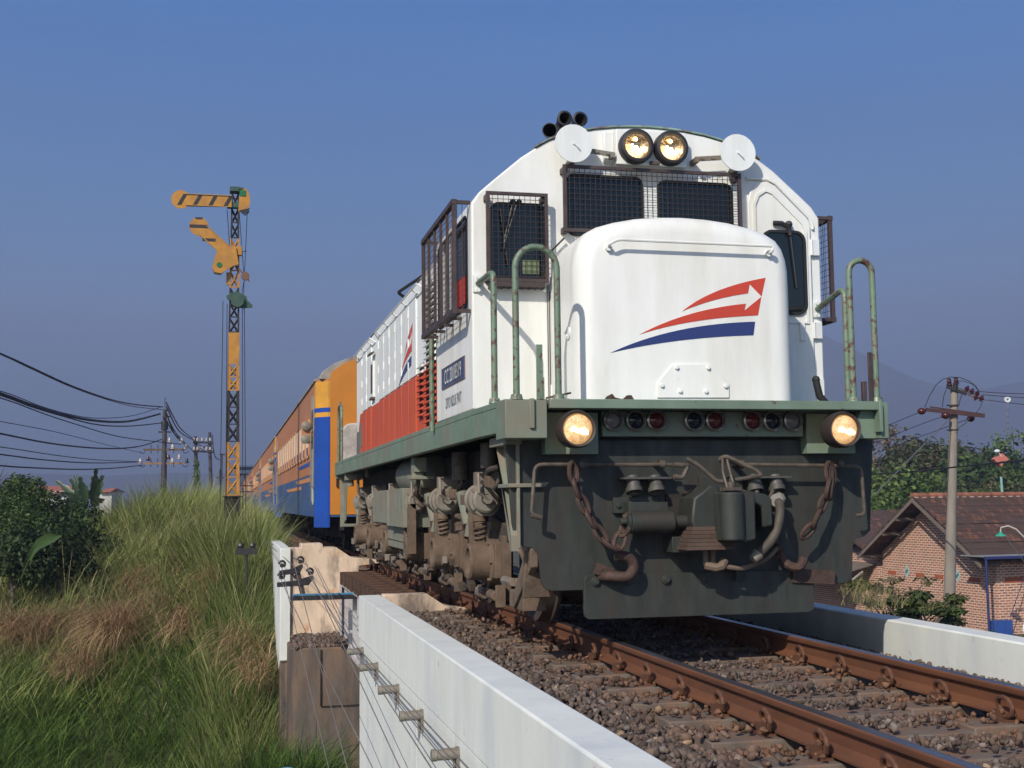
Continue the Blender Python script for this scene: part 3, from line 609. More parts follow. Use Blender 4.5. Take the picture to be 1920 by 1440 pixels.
# --- under-frame things
k=MB(); k.box(-.9,.9,.4,11.9,.55,1.34); lp('inner_frame',k,under)
def bogie(yc,front):
    axles=[yc-1.7,yc,yc+1.7]
    k=MB()
    side=[(yc-2.2,.62),(yc-2.2,.72),(yc-1.5,.80),(yc-.9,.95),(yc+.9,.95),(yc+1.5,.80),(yc+2.2,.72),(yc+2.2,.62),(yc+1.4,.60),(yc+1.25,.66),(yc+.45,.66),(yc+.3,.58),(yc-.3,.58),(yc-.45,.66),(yc-1.25,.66),(yc-1.4,.60)]
    for s in (-1,1): k.prism(side,'x',s*.84,s*.94)
    k.box(-.84,.84,yc-.2,yc+.2,.6,.9); k.box(-.8,.8,yc-2.2,yc-2.1,.5,.72)
    bo=lp('bogie',k,mat('dark_bogie_frame',(.060,.043,.031),.85,var=.3,vs=9,bump=.4),bevel=.01)
    for y in axles:
        for s in (-1,1):
            x=s*.60
            k=MB(); k.lathe([(.0,-.06),(.30,-.06),(.38,-.055),(.475,-.055),(.48,-.03),(.457,-.02),(.455,.06),(.42,.06),(.38,.03),(.15,.03),(.12,.07),(0,.07)],(x,y,.457),(s,0,0),40); w=lp('wheel',k,mat('dark_greasy_steel',(.05,.04,.035),.6,var=.3),bo)
        # axle box (left side detailed)
        k=MB(); k.lathe([(.105,.20),(.125,.205),(.14,.19),(.145,.05),(.17,.04),(.175,-.10)],(-.97,y,.46),(-1,0,0),28); k.lathe([(0,.11),(.09,.11),(.105,.20)],(-.97,y,.46),(-1,0,0),20)
        k.box(-1.00,-.86,y-.20,y+.20,.34,.60); 
        for q in range(6): a=q*PI/3; k.cyl((-1.0,y+.155*math.cos(a),.46+.155*math.sin(a)),(-1.035,y+.155*math.cos(a),.46+.155*math.sin(a)),.014,n=6)
        lp('axle_box',k,dirty,bo,bevel=.004)
        k=MB(); 
        for dy in (-.27,.25): k.prism([(y+dy-.03,.18),(y+dy+.03,.18),(y+dy+.06,.66),(y+dy-.06,.66)],'x',-.96,-.90)
        k.box(-.97,-.88,y-.26,y+.26,.19,.235); k.cyl((-1.02,y-.34,.22),(-1.02,y-.12,.22),.038,n=12); k.cyl((-1.02,y+.1,.20),(-1.02,y+.34,.20),.035,n=10); k.box(-1.03,-.96,y-.38,y-.33,.14,.30); k.box(-1.02,-.97,y+.34,y+.38,.13,.26)
        k.box(-.97,-.94,y+.36,y+.40,.14,.60)
        lp('pedestal',k,dirty,bo,bevel=.004)
        # spring + snubber
        k=MB(); pts=[]
        for q in range(61): a=q/60*2*PI*4; pts.append((-1.0+.042*math.cos(a),y+.36+.042*math.sin(a),.60+.16*q/60))
        k.tube(pts,.011,6); k.cyl((-1.0,y+.36,.76),(-1.0,y+.36,.90),.06,n=14); k.cyl((-1.0,y+.36,.57),(-1.0,y+.36,.60),.07,n=14); lp('spring',k,dirty,bo)
        # brake cylinder with its lever
        k=MB(); yb=y-.30; k.lathe([(0,.04),(.035,.04),(.04,.0),(.085,.0),(.10,.012),(.105,.05),(.125,.055),(.125,.075),(.108,.08),(.108,.24),(.12,.25),(.12,.28),(.05,.30),(.03,.40)],(-1.08,yb,.93),(0,1,0),24)
        k.cyl((-1.08,yb,.93),(-1.08,yb-.05,.93),.035,n=10); k.tube([(-1.08,yb-.04,.93),(-1.15,yb-.06,.98),(-1.15,yb-.03,1.12),(-1.02,yb+.05,1.13)],.014,6)
        for q in range(5): a=q*2*PI/5; k.cyl((-1.08+.115*math.cos(a),yb+.055,.93+.115*math.sin(a)),(-1.08+.115*math.cos(a),yb+.04,.93+.115*math.sin(a)),.014,n=6)
        k.box(-1.12,-.95,yb+.18,yb+.30,1.03,1.14)
        lp('brake_cylinder',k,grim,bo)
        k=MB(); k.cyl((-1.08,yb+.38,.93),(-1.08,yb+.60,.93),.028,n=10); k.box(-1.11,-1.05,yb+.56,yb+.72,.90,.96); k.box(-1.12,-1.095,yb+.66,yb+.86,.89,.97); lp('brake_rod',k,dirty,bo,bevel=.003); k=MB(); k.obox((-1.06,yb+.72,.70),(.03,.06,.50),(R(-6),0,0)); k.box(-1.0,-.93,y-.06,y+.08,.70,.76)
        lp('brake_lever',k,dirty,bo,bevel=.003)
        k=MB(); k.obox((-1.03,y+.62,.80),(.03,.03,.34),(0,R(10),0)); k.cyl((-1.08,y+.70,1.0),(-1.03,y+.66,.74),.05,n=14); k.cyl((-1.03,y+.66,.74),(-1.0,y+.64,.58),.032,n=10); lp('damper',k,dirtyg,bo)
    return bo
bogie(3.62,True); bogie(8.75,False)
# front sand box / step gusset behind the plow
k=MB(); k.prism([(.16,1.30),(.62,1.30),(.60,1.22),(.34,.74),(.16,.62)],'x',-1.19,-1.17); k.box(-1.24,-1.02,.155,.50,1.0,1.025); k.prism([(.66,1.31),(.59,1.31),(.17,.60),(.17,.70)],'x',-1.235,-1.18); k.prism([(.15,1.33),(.66,1.33),(.66,1.27),(.15,1.27)],'x',-1.26,-1.16); st=lp('front_steps',k,dirtyg,bevel=.004)
k=MB(); k.prism([(.2,.62),(.32,.62),(.75,.26),(.70,.20),(.2,.50)],'x',-1.10,-1.05); k.prism([(.24,.60),(.27,.60),(.36,.30),(.33,.30)],'x',-1.12,-.92); k.box(-1.08,-.92,.5,.9,.2,.32); lp('rail_guard',k,dirty,bevel=.006)
k=MB(); k.box(-1.08,-.80,.2,.7,.80,1.10); k.cyl((-1.05,.75,1.30),(-1.05,.75,.95),.018,n=8); k.tube([(-1.05,.75,.95),(-1.05,.70,.6),(-.9,.6,.2)],.018,8); k.cyl((-1.07,.8,1.22),(-1.07,.8,1.15),.035,n=10); lp('sand_pipe',k,dirty)
# battery / tool box and tank
k=MB(); k.box(-1.22,-.80,6.30,7.75,.685,1.055); k.box(-1.22,-.80,5.12,6.24,.66,1.06); k.box(-1.235,-1.215,6.22,6.32,.66,1.05)
for i in range(6): k.cyl((-1.215,6.40,.73+i*.055),(-1.23,6.40,.73+i*.055),.009,n=6)
lp('equipment_box',k,dirtyg,bevel=.008)
k=MB(); k.box(-1.14,-.80,5.50,6.95,.42,.655); k.box(-1.155,-1.139,5.50,6.95,.505,.512); lp('fuel_tray',k,dirtyg,bevel=.006)
k=MB(); k.box(-1.18,-1.10,5.02,5.10,.40,.90); k.box(-1.18,-1.10,5.28,5.36,.40,.90)
for i in range(10): k.box(-1.17,-1.11,5.10,5.28,.42+i*.048,.43+i*.048)
lp('step_ladder',k,dirty)
k=MB(); k.lathe([(0,-.03),(.10,-.015),(.17,.03),(.19,.09),(.19,.5),(.195,.5),(.195,.54),(.19,.54),(.19,1.5),(.15,1.57),(0,1.6)],(-.98,4.55,1.20),(0,1,0),28); lp('air_reservoir',k,dirtyg)
k=MB(); k.box(-1.27,-1.05,4.15,4.45,1.13,1.16); k.box(-1.24,-1.12,4.2,4.4,1.2,1.34); k.cyl((-1.18,4.3,1.16),(-1.18,4.3,1.20),.07,n=14); k.box(-1.28,-1.05,10.7,10.9,1.25,1.34); k.cyl((-1.2,10.8,1.16),(-1.2,10.8,1.28),.05,n=12)
lp('frame_bracket',k,dirtyg,bevel=.004)
k=MB()
k.tube(arc([(-1.18,4.3,1.14),(-1.2,4.35,1.0),(-1.1,4.6,.92),(-1.08,4.0,.86),(-1.0,3.5,.95),(-.95,3.2,1.1)],.2,5),.022,8)
k.tube(arc([(-1.0,1.2,1.3),(-1.1,1.2,1.0),(-1.1,1.7,1.06)],.1,4),.016,8); k.tube(arc([(-1.15,10.2,1.30),(-1.16,10.1,1.05),(-1.1,9.4,.98),(-1.0,8.7,1.08)],.2,5),.02,8)
k.tube([(-1.05,7.9,.98),(-1.05,9.2,1.0),(-1.0,10.2,.96)],.014,6); lp('air_pipe',k,barm); k=MB(); k.cyl((-1.0,3.1,1.34),(-1.0,3.1,1.10),.075,n=14); k.cyl((-1.1,1.45,1.34),(-1.1,1.45,1.16),.06,n=12); k.cyl((-1.15,9.0,1.36),(-1.15,9.0,1.25),.03,n=10)
k.tube(arc([(-1.0,.7,1.18),(-1.12,.9,1.16),(-1.14,1.3,1.14),(-1.08,1.6,1.08)],.1,4),.02,8)
lp('air_pipe',k,barm)
for yy in (11.2,):
    k=MB(); k.prism([(11.9,1.30),(11.45,1.30),(11.6,.66),(11.9,.60)],'x',-1.20,-1.18); k.box(-1.25,-1.16,11.86,11.92,.55,1.34); k.box(-1.22,-1.0,11.5,11.9,.56,.60); k.box(-1.05,-.95,11.3,11.45,.2,.9); lp('rear_steps',k,dirtyg,bevel=.004)
k=MB()
rs=random.Random(3)
k=MB()
for i in range(78):
    y=rs.uniform(.9,11.6); z=rs.uniform(.22,.40) if i%3 else rs.uniform(.68,1.1); w=rs.uniform(.02,.06); k.obox((-rs.uniform(.95,1.12),y,z),(w,rs.uniform(.03,.16),rs.uniform(.02,.09)),(rs.uniform(-.4,.4),0,0))
    if i%4==0: k.cyl((-1.02,y,z),(-1.02,y+rs.uniform(.1,.3),z),rs.uniform(.015,.04),n=8)
    lp('brake_rigging',k,(dirty,grim,MATS['dark_bogie_frame'])[i%3],bevel=.003); k=MB()
k=MB(); k.box(-.5,.5,12.12,13.2,.75,.9); k.box(-.15,.15,12.5,14.2,.75,.95); lp('rear_coupler',k,under)
# ================================================================== COACHES
CY0=14.2; CL=18.35
def coach(first_y):
    r=empty('passenger_coach',(0,first_y,0),'orange and blue passenger coach with a broad blue corner panel, directly behind the locomotive','railway coach','coaches of the train')
    hw=1.46; y0=first_y; y1=first_y+CL
    side=[(-hw,.68),(-hw,2.95),(-hw+.03,3.08)]; top=[(-1.35,3.22),(-1.15,3.36),(-.8,3.50),(-.4,3.59),(0,3.62)]
    # body with chamfered ends
    k=MB(); plan=[(-hw,y0+.22),(-hw+.20,y0),(hw-.20,y0),(hw,y0+.22),(hw,y1-.22),(hw-.20,y1),(-hw+.20,y1),(-hw,y1-.22)]
    k.prism(plan,'z',1.45,3.08); body=lp2('body',k,oranged,r)
    k=MB(); k.prism(plan,'z',.68,1.449); lp2('lower_body',k,coblued,body)
    k=MB(); o=[(-hw+.05,3.08)]+top+[(-x,z) for x,z in reversed(top[:-1])]+[(hw-.05,3.08)]; k.prism(o,'y',y0+.03,y1-.03); k.box(-hw-.03,-hw+.06,y0+.2,y1-.2,3.05,3.10); lp2('roof',k,coroof,r,bevel=.01)
    k=MB(); k.box(-.6,.6,y0+1.0,y0+2.6,3.56,3.70); k.box(-.9,-.2,y0+5,y0+8,3.5,3.60); lp2('roof_vent',k,coroof,r)
    # end panel in plain orange, without the side's dirt and sky tint
    k=MB(); k.prism([(-1.262,.72),(1.262,.72),(1.262,3.02),(1.2,3.2),(1.0,3.35),(.7,3.48),(.3,3.56),(-.3,3.56),(-.7,3.48),(-1.0,3.35),(-1.2,3.2),(-1.262,3.02)],'y',y0-.012,y0+.03); e=lp2('end_wall',k,orange,r)
    k=MB(); k.prism([(-hw-.006,y0+.50),(-hw-.006,y0+.215),(-hw+.196,y0-.016),(-hw+.235,y0-.016),(-hw+.235,y0-.011),(-hw+.2,y0-.008),(-hw+.001,y0+.22),(-hw+.001,y0+.50)],'z',.50,2.42)
    k.prism([(-hw-.006,y0+.50),(-hw-.006,y0+.215),(-hw+.196,y0-.016),(-hw+.235,y0-.016),(-hw+.235,y0-.011),(-hw+.2,y0-.008),(-hw+.001,y0+.22),(-hw+.001,y0+.50)],'z',2.50,2.58); lp2('corner_panel',k,coblue,e)
    k=MB(); k.prism([(-hw-.005,y0+.50),(-hw-.005,y0+.215),(-hw+.196,y0-.014),(-hw+.235,y0-.014),(-hw+.2,y0-.008),(-hw+.001,y0+.22),(-hw+.001,y0+.50)],'z',2.58,3.04); k.prism([(-hw-.005,y0+.50),(-hw-.005,y0+.215),(-hw+.196,y0-.014),(-hw+.235,y0-.014),(-hw+.2,y0-.008),(-hw+.001,y0+.22),(-hw+.001,y0+.50)],'z',2.42,2.50); lp2('upper_corner',k,mat('yellow_coach_corner',(.56,.27,.03),.5),e)
    k=MB(); k.prism(rrect(-1.04,.72,1.55,2.30,.18),'y',y0-.16,y0-.013); lp2('gangway',k,bellow,r,bevel=.03)
    k=MB(); k.box(-1.1,.2,y0-.06,y0-.012,1.36,1.38); k.box(-1.12,-1.10,y0-.06,y0-.012,1.2,1.62); lp2('end_rail',k,black,r)
    for s in (-1,1):
        X=s*hw
        # doors near both ends
        for yd in (y0+.62,y1-1.42):
            k=MB(); k.box(X-.004 if s<0 else X-.02,X+.02 if s<0 else X+.004,yd,yd+.72,.95,2.85); d=lp2('door',k,mat('pale_door_recess',(.34,.33,.26),.5),r)
            k=MB(); k.box(min(X-s*.0,X+s*.012),max(X-s*.0,X+s*.012),yd+.16,yd+.56,1.9,2.6); lp2('door_window',k,glass,d)
            k=MB(); k.tube(arc([(X+s*.0,yd-.05,1.2),(X+s*.06,yd-.05,1.22),(X+s*.06,yd-.05,2.2),(X,yd-.05,2.22)],.03,3),.014,6); lp2('handle',k,grim,d)
        for j in range(13):
            yw=y0+1.9+j*1.13
            k=MB(); k.prism([(yw,1.80),(yw+.74,1.80),(yw+.74,2.48),(yw,2.48)],'x',min(X,X+s*.010),max(X,X+s*.010)); w=lp2('window',k,curt,r)
            k=MB(); ring(k,rrect(yw,yw+.74,1.8,2.48,.05,3),'x',min(X,X+s*.022),max(X,X+s*.022),.03); lp2('frame',k,mat('orange_window_frame',(.5,.25,.10),.5),w)
            k=MB(); k.box(min(X+s*.011,X+s*.014),max(X+s*.011,X+s*.014),yw+.02,yw+.72,1.82,1.98); lp2('pane',k,glass,w)
        k=MB(); a,c=sorted((X-s*.001,X+s*.007))
        k.prism([(y0+1.6,1.62),(y0+5.0,1.62),(y0+5.6,1.69),(y0+1.6,1.69)],'x',a,c); lp2('blue_stripe',k,coblue,r)
        k=MB(); k.prism([(y0+1.6,1.32),(y0+5.6,1.32),(y0+6.4,1.40),(y0+1.6,1.40)],'x',a,c); k.prism([(y0+4.5,1.20),(y0+10.0,1.20),(y0+11,1.27),(y0+4.5,1.27)],'x',a,c); lp2('orange_stripe',k,mat('orange_stripe_paint',(.55,.24,.08),.5),r)
    k=MB(); k.box(-hw-.16,-hw-.01,y0+1.40,y0+1.46,2.02,2.42); b_=lp2('tail_lamp_bracket',k,oranged,r)
    for z in (2.10,2.34):
        k=MB(); k.lathe([(0,.02),(.05,.015),(.055,0),(.085,0),(.085,.06),(.05,.08),(0,.09)],(-hw-.10,y0+1.40,z),(0,-1,0),16); lp2('tail_lamp',k,grim,b_)
    k=MB(); k.box(-1.2,1.2,y0+.3,y1-.3,.60,.69); k.box(-.9,-.3,y0+6,y0+8,.3,.62); k.box(-1.0,.2,y0+9.5,y0+11,.28,.62); k.box(-.4,.4,y0-.45,y0+.3,.72,.95); k.box(-1.25,-1.05,y0+.35,y0+.5,.35,.68); k.box(-1.05,-.98,y0-.02,y0+.1,.45,.9); lp2('underframe',k,under,r)
    for yb in (y0+2.6,y1-2.6):
        k=MB(); 
        for s in (-1,1): k.prism([(yb-1.5,.45),(yb-1.3,.62),(yb+1.3,.62),(yb+1.5,.45),(yb+.5,.40),(yb+.3,.30),(yb-.3,.30),(yb-.5,.40)],'x',s*.88,s*.98)
        k.box(-.8,.8,yb-.2,yb+.2,.35,.6)
        bo=lp2('bogie',k,mat('dark_coach_bogie',(.06,.045,.035),.9,var=.3),r)
        for yy in (yb-1.1,yb+1.1):
            for s in (-1,1):
                k=MB(); k.lathe([(0,-.06),(.41,-.06),(.42,-.03),(.39,-.02),(.39,.06),(.3,.03),(.1,.05),(0,.05)],(s*.6,yy,.39),(s,0,0),24); lp2('wheel',k,mat('dark_greasy_steel',(.05,.04,.035)),bo)
            k=MB(); k.cyl((-.98,yy,.4),(-1.08,yy,.4),.12,n=14); k.box(-1.04,-.9,yy-.14,yy+.14,.3,.52); lp2('axle_box',k,mat('dark_coach_bogie',(.06,.045,.035)),bo)
    k=MB(); k.obox((-hw-.012,y0+.75,1.05),(.006,.26,.30),(0,0,0)); lp2('notice_plate',k,mat('pale_green_plate',(.45,.55,.42),.5),r)
    return r
def lp2(name,mb,mats,parent,**k): return build(name,mb,mats,parent,**k)
c1=coach(CY0)
labs=['second orange and blue coach, next after the coach behind the locomotive','third coach of the train, its orange side ending near the signal mast','fourth coach, seen as a narrow orange strip just right of the signal mast','fifth coach, far down the train beside the lower signal mast','sixth and farthest coach, a sliver where the train meets the horizon']
for i,lb in enumerate(labs):
    c=copy_tree(c1); c.location=(0,CY0+(i+1)*(CL+.45),0); c['label']=lb
# ================================================================== TRACK
def cof(y): return .13*float(1-sstep((y-.8)/6.5))           # sideways easement of the track
GH=.580
def rail(side):
    prof=[(-.062,-.138),(-.062,-.128),(-.020,-.112),(-.009,-.100),(-.009,-.045),(-.030,-.034),(-.034,-.028),(-.034,-.006),(-.028,0),(.028,0),(.034,-.006),(.034,-.028),(.030,-.034),(.009,-.045),(.009,-.100),(.020,-.112),(.062,-.128),(.062,-.138)]
    ys=[-6,-4,-2,-1,0]+[i*.6 for i in range(1,16)]+[12,16,24,40,70,120,200]
    k=MB(); v=[];n=len(prof)
    for y in ys:
        c=side*(GH+.034)+cof(y)
        for p in prof: v.append((c+p[0],y,p[1]))
    f=[(j*n+i,j*n+(i+1)%n,(j+1)*n+(i+1)%n,(j+1)*n+i) for j in range(len(ys)-1) for i in range(n)]
    k.add(v,f); k.m=[1 if (q%n) in (8,) else 0 for q in range(len(f))]
    return k
for s,lb in ((-1,'rusty running rail nearer the left parapet'),(1,'rusty running rail nearer the right parapet')):
    o=build('rail',rail(s),[railm,railtop]); tag(o,lb,'rail','running rails')
YS=[.10+.54*i for i in range(-9,40)]
# concrete sleeper
def sleeper_kit(wood):
    r=empty('bridge_timber' if wood else 'concrete_sleeper',(0,0,0),'dark timber sleeper of the open bridge deck under the locomotive' if wood else 'concrete sleeper bedded in brown ballast under rusty rails','sleeper','timber bridge sleepers' if wood else 'concrete sleepers')
    k=MB()
    if wood: k.box(-1.24,1.24,-.11,.11,-.33,-.142)
    else:
        k.prism([(-.13,-.30),(-.105,-.155),(.105,-.155),(.13,-.30)],'x',-1.0,-.30); k.prism([(-.13,-.30),(-.105,-.155),(.105,-.155),(.13,-.30)],'x',.30,1.0); k.prism([(-.12,-.30),(-.10,-.175),(.10,-.175),(.12,-.30)],'x',-.31,.31)
    build('block',k,timber if wood else conc,r,bevel=.008,local=True)
    for sx in (-1,1):
        for sd in (-1,1):
            k=MB(); cx=sx*(GH+.034)+sd*.085
            pts=[(cx-sd*.01,-.055,-.118),(cx-sd*.035,-.03,-.105),(cx-sd*.035,.03,-.10),(cx+sd*.0,.062,-.10),(cx+sd*.03,.03,-.105),(cx+sd*.03,-.03,-.112),(cx-sd*.01,-.045,-.085),(cx-sd*.045,-.02,-.085)]
            # big upright loop seen from the side
            lo=[]
            for q in range(11):
                a=-.6+q/10*(2*PI-1.0); lo.append((cx-sd*.02+sd*.03*math.sin(a*.5),.078*math.cos(a)-.005,-.088+.045*math.sin(a)))
            k.tube(lo,.0125,7); k.box(cx-.02,cx+.02,.025,.062,-.15,-.105); k.box(cx-.035,cx+.035,-.05,.05,-.158,-.142); k.cyl((cx,.05,-.118),(cx,.085,-.118),.014,n=8)
            build('rail_clip',k,clipm,r,local=True)
    return r
wood_y=[y for y in YS if 5.1<y<12.0]; con_y=[y for y in YS if not 5.1<y<12.0]
base=sleeper_kit(False); first=True
for y in con_y:
    o=base if first else copy_tree(base); first=False; o.location=(cof(y),y,0)
base=sleeper_kit(True); first=True
for y in wood_y:
    o=base if first else copy_tree(base); first=False; o.location=(cof(y)-.02*random.random(),y,0); 
# ================================================================== BRIDGE
PX0,PX1=-1.675,-1.455
k=MB(); k.box(PX0,PX1,-6.5,5.05,-.42,0)
o=build('bridge_parapet',k,wallm,bevel=.012); tag(o,'long whitewashed concrete parapet in the foreground, left of the ballast','parapet')
k=MB(); k.box(PX0+.004,PX1+1.2,-6.5,4.99,-4.6,-.421); k.box(PX0-.0,PX0+.003,1.2,1.22,-4.6,-.43)
o=build('abutment_wall',k,wallm,bevel=.01); tag(o,'tall whitewashed abutment wall with roller brackets, below the foreground parapet','abutment')
k=MB(); k.box(1.765,1.975,-6.5,-1.62,-.5,.02); k.box(1.765,1.975,-1.60,5.05,-.5,.02); k.box(1.77,1.97,-6.5,5.0,-4.6,-.501)
o=build('bridge_parapet',k,wallm,bevel=.012); tag(o,'short whitewashed parapet right of the track, half in the locomotive shadow','parapet')
k=MB(); k.prism([(-1.45,-.5),(-1.45,.012),(-1.02,.012),(-.84,-.11),(-.52,-.15),(1.75,-.15),(1.75,-.5)],'y',4.86,5.04)
o=build('ballast_wall',k,stain,bevel=.008); tag(o,'pale stained end wall with a sloped top, behind the far end of the foreground parapet','retaining wall')
# steel span
g=empty('bridge_girder_span',(0,8.5,-.7),'silver painted riveted steel girder span under the dark bridge timbers','bridge span')
for X in (-1.13,1.2):
    k=MB(); k.box(X,X+.018,5.1,11.95,-1.22,-.345); build('web',k,girderm,g)
    k=MB(); k.box(X-.12,X+.14,5.1,11.95,-.344,-.334); k.box(X-.12,X+.14,5.1,11.95,-1.24,-1.222); build('flange',k,girderm,g)
    y=5.2
    while y<11.7:
        k=MB(); k.box(X-.10,X-.001,y,y+.012,-1.22,-.345); y+=.62; build('stiffener',k,girderm,g)
    k=MB(); k.box(X-.13,X-.115,11.68,11.95,-1.22,-.345); k.box(X-.115,X,11.935,11.95,-1.22,-.345)
    build('end_angle',k,girderm,g)
    k=MB()
    for i in range(13): k.ball((X-.125,11.72,-.40-i*.062),.014,6)
    build('rivet_row',k,girderm,g)
# far abutment
fa=empty('far_abutment',(0,13,-1),'rust stained pale concrete abutment at the far end of the bridge','abutment')
k=MB(); k.prism([(-2.0,-1.35),(-2.0,.235),(-1.84,.235),(-1.84,.30),(-1.52,.30),(-1.50,.235),(-1.30,.235),(-1.08,.08),(-.62,.03),(-.60,-.02),(-.95,-.06),(-.97,-.33),(2.0,-.33),(2.0,-1.35)],'y',11.96,12.5); build('breast_wall',k,stain,fa,bevel=.01)
k=MB(); k.prism([(11.9,-1.45),(11.9,.235),(14,.25),(20,.24),(20,-.1),(16,-.5),(13.0,-1.5),(12.2,-1.62)],'x',-2.16,-2.003); build('wing_wall',k,wallm,fa,bevel=.01)
k=MB(); k.prism([(-2.05,11.15),(-2.0,11.02),(-1.85,10.95),(1.9,10.95),(1.9,12.6),(-2.15,12.6),(-2.15,11.95),(-2.05,11.95)],'z',-4.6,-1.17); build('bearing_plinth',k,plinthm,fa,bevel=.02)
k=MB(); k.box(-1.62,-1.60,10.93,10.96,-2.0,-1.2); k.box(-1.6,-.9,10.935,10.95,-2.02,-2.0); build('joint',k,under,fa)
# heap of ballast on the ledge is part of the ballast stones (below)
# cross rail, pulley stand, rollers, wires
k=MB(); k.box(-2.07,-.78,9.97,10.05,-.39,-.33); k.box(-2.07,-.78,9.965,9.97,-.40,-.32)
pr=build('cross_bar',k,bluep,bevel=.004); tag(pr,'dark blue steel bar reaching out from under the bridge timbers towards the far wing wall','steel bar')
k=MB(); k.box(-2.07,-.78,9.955,9.964,-.41,-.345); build('bar_shade_strip',k,black,pr)  # black strip paints shade along the bar's lower front
ps=empty('pulley_stand',(-2.0,10.0,-.33),'black signal wire stand with claw shaped pulleys, on the blue cross bar','pulley stand')
k=MB(); k.obox((-1.97,10.0,-.16),(.07,.06,.36),(0,R(-14),0)); build('post',k,screen,ps)
for cz,cx,hw_ in ((.00,-2.09,.16),(-.16,-2.03,.25)):
    k=MB(); k.prism([(cx-hw_,cz-.06),(cx+hw_*.7,cz-.045),(cx+hw_,cz+.05),(cx+hw_*.95,cz+.085),(cx,cz+.02),(cx-hw_,cz-.0)],'y',9.95,10.06)
    bk=build('bracket',k,black,ps,bevel=.004)
    for s in (-1,0,1) if hw_>.2 else (-1,1):
        x=cx+s*hw_*.78; z=cz+.09+(.05 if s>0 else 0)
        pts=[(x+.042*math.cos(a),10.0,z+.042*math.sin(a)) for a in [R(-60+q*30) for q in range(9)]]
        kk=MB(); kk.tube(pts,.017,7); kk.cyl((x,9.98,z-.02),(x,10.03,z-.02),.03,n=12); build('pulley',kk,black,bk)
YB=[4.62,3.45,2.12,.93,-.38]
bt=['farthest roller bracket, at the far end of the foreground wall','second roller bracket from the far end of the foreground wall','middle roller bracket of the five on the foreground wall','second nearest roller bracket on the foreground wall','nearest and largest looking roller bracket on the foreground wall']
rb=None
for y,lb in zip(YB,bt):
    if rb is None:
        rb=empty('roller_bracket',(0,0,0),lb,'wire roller','wire roller brackets on the wall')
        k=MB(); k.cyl((-1.665,0,0),(-1.82,0,0),.030,n=14); k.cyl((-1.80,0,0),(-1.83,0,0),.034,n=14); build('roller',k,grim,rb,local=True)
        k=MB(); k.box(-1.69,-1.672,-.02,.02,-.10,.04); k.box(-1.76,-1.69,-.006,.006,.028,.036); k.cyl((-1.70,0,-.12),(-1.70,0,0),.008,n=6); build('hook',k,grim,rb,local=True)
        c=rb
    else: c=copy_tree(rb); c['label']=lb
    c.location=(0,y,-.50)
def cable(name,pts,r,m,label,cat='wire',group=None,n=5):
    k=MB(); k.tube(pts,r,n); o=build(name,k,m); tag(o,label,cat,group); return o
def strand(a,b_,sag,n=16):
    a=Vector(a);b_=Vector(b_); return [a.lerp(b_,t/n)-Vector((0,0,4*sag*(t/n)*(1-t/n))) for t in range(n+1)]
# signal wires over the rollers and below
sw=[((-1.73,10.0,.02),(-1.73,-6,-.455)),((-1.77,10.0,.05),(-1.775,-6,-.46)),((-1.80,10.0,-.12),(-1.81,-6,-.465))]
for a,b_ in sw: cable('signal_wire',[a,(a[0],4.62,-.462),(a[0],2.1,-.464),(b_[0],-.38,-.462),b_],.0045,wireg,'thin signal wire running over the rollers along the foreground wall','wire','signal wires over the rollers')
for a,b_ in [((-2.22,10,.05),(-1.8,7.2,-2.05)),((-2.05,10,.09),(-1.8,4.4,-1.68)),((-2.24,10,-.10),(-1.8,2.5,-1.18)),((-1.90,10,.12),(-1.78,.8,-.92)),((-1.86,10,-.05),(-1.76,-.6,-.66))]:
    A=Vector(a);B=Vector(b_); E_=A+(B-A)*1.6; F_=A-(B-A)*.0
    cable('signal_wire',strand(A,E_,.03,10),.005,wireg,'thin signal wire slanting down from the pulley stand past the foreground wall','wire','slanting signal wires')
for a in (-2.22,-2.05,-1.86):
    cable('signal_wire',[(a,10,.06),(-2.35-.1*(a+2),17.9,.3)],.0045,wireg,'thin signal wire running from the pulley stand back to the signal mast','wire','signal wires to the mast')
# ================================================================== GROUND
def hgt(X,Y):
    X=np.asarray(X,float);Y=np.asarray(Y,float)
    b=-3.9+.25*np.sin(X*.31+1)*np.sin(Y*.27)+.1*np.sin(X*1.3)*np.sin(Y*1.1+2)
    side=np.where(X<0,1-.46*sstep((-X-5.2)/6.5),1-sstep((X-2.6)/5.0))
    y0=np.where(X<0,10.2+.9*sstep((-X-2)/3),11.0)
    rise=sstep((Y-y0)/(12.5-6.0*sstep((X+5.5)/2.8)*(X<0)))
    far=np.where(X<0,sstep((Y-36)/18),0)*np.clip((-X-2.6)/3,0,1)
    top=3.85+.25*np.sin(X*.8)*np.sin(Y*.5)*(X<-2.5)
    h=b+top*rise*side-far*1.2*sstep((-X-6)/6)
    return np.where((np.abs(X)<1.9)&(Y>12.6),np.minimum(h*0-.32,10),h)
def sheet(name,xs,ys,fn,m,kind='structure',dz=0):
    X,Y=np.meshgrid(xs,ys); Z=fn(X,Y)+dz; nx=len(xs); ny=len(ys)
    v=np.stack([X.ravel(),Y.ravel(),Z.ravel()],1); i=np.arange((nx-1)*(ny-1)); r=i//(nx-1); c=i%(nx-1); a=r*nx+c
    f=np.stack([a,a+1,a+nx+1,a+nx],1)
    me=bpy.data.meshes.new(name); me.vertices.add(len(v)); me.vertices.foreach_set('co',v.ravel()); me.loops.add(f.size); me.loops.foreach_set('vertex_index',f.ravel().astype(np.int32)); me.polygons.add(len(f)); me.polygons.foreach_set('loop_start',np.arange(0,f.size,4,dtype=np.int32)); me.polygons.foreach_set('use_smooth',np.ones(len(f),bool)); me.update(); me.validate()
    me.materials.append(m); o=bpy.data.objects.new(name,me); COL.objects.link(o); o['kind']=kind; return o
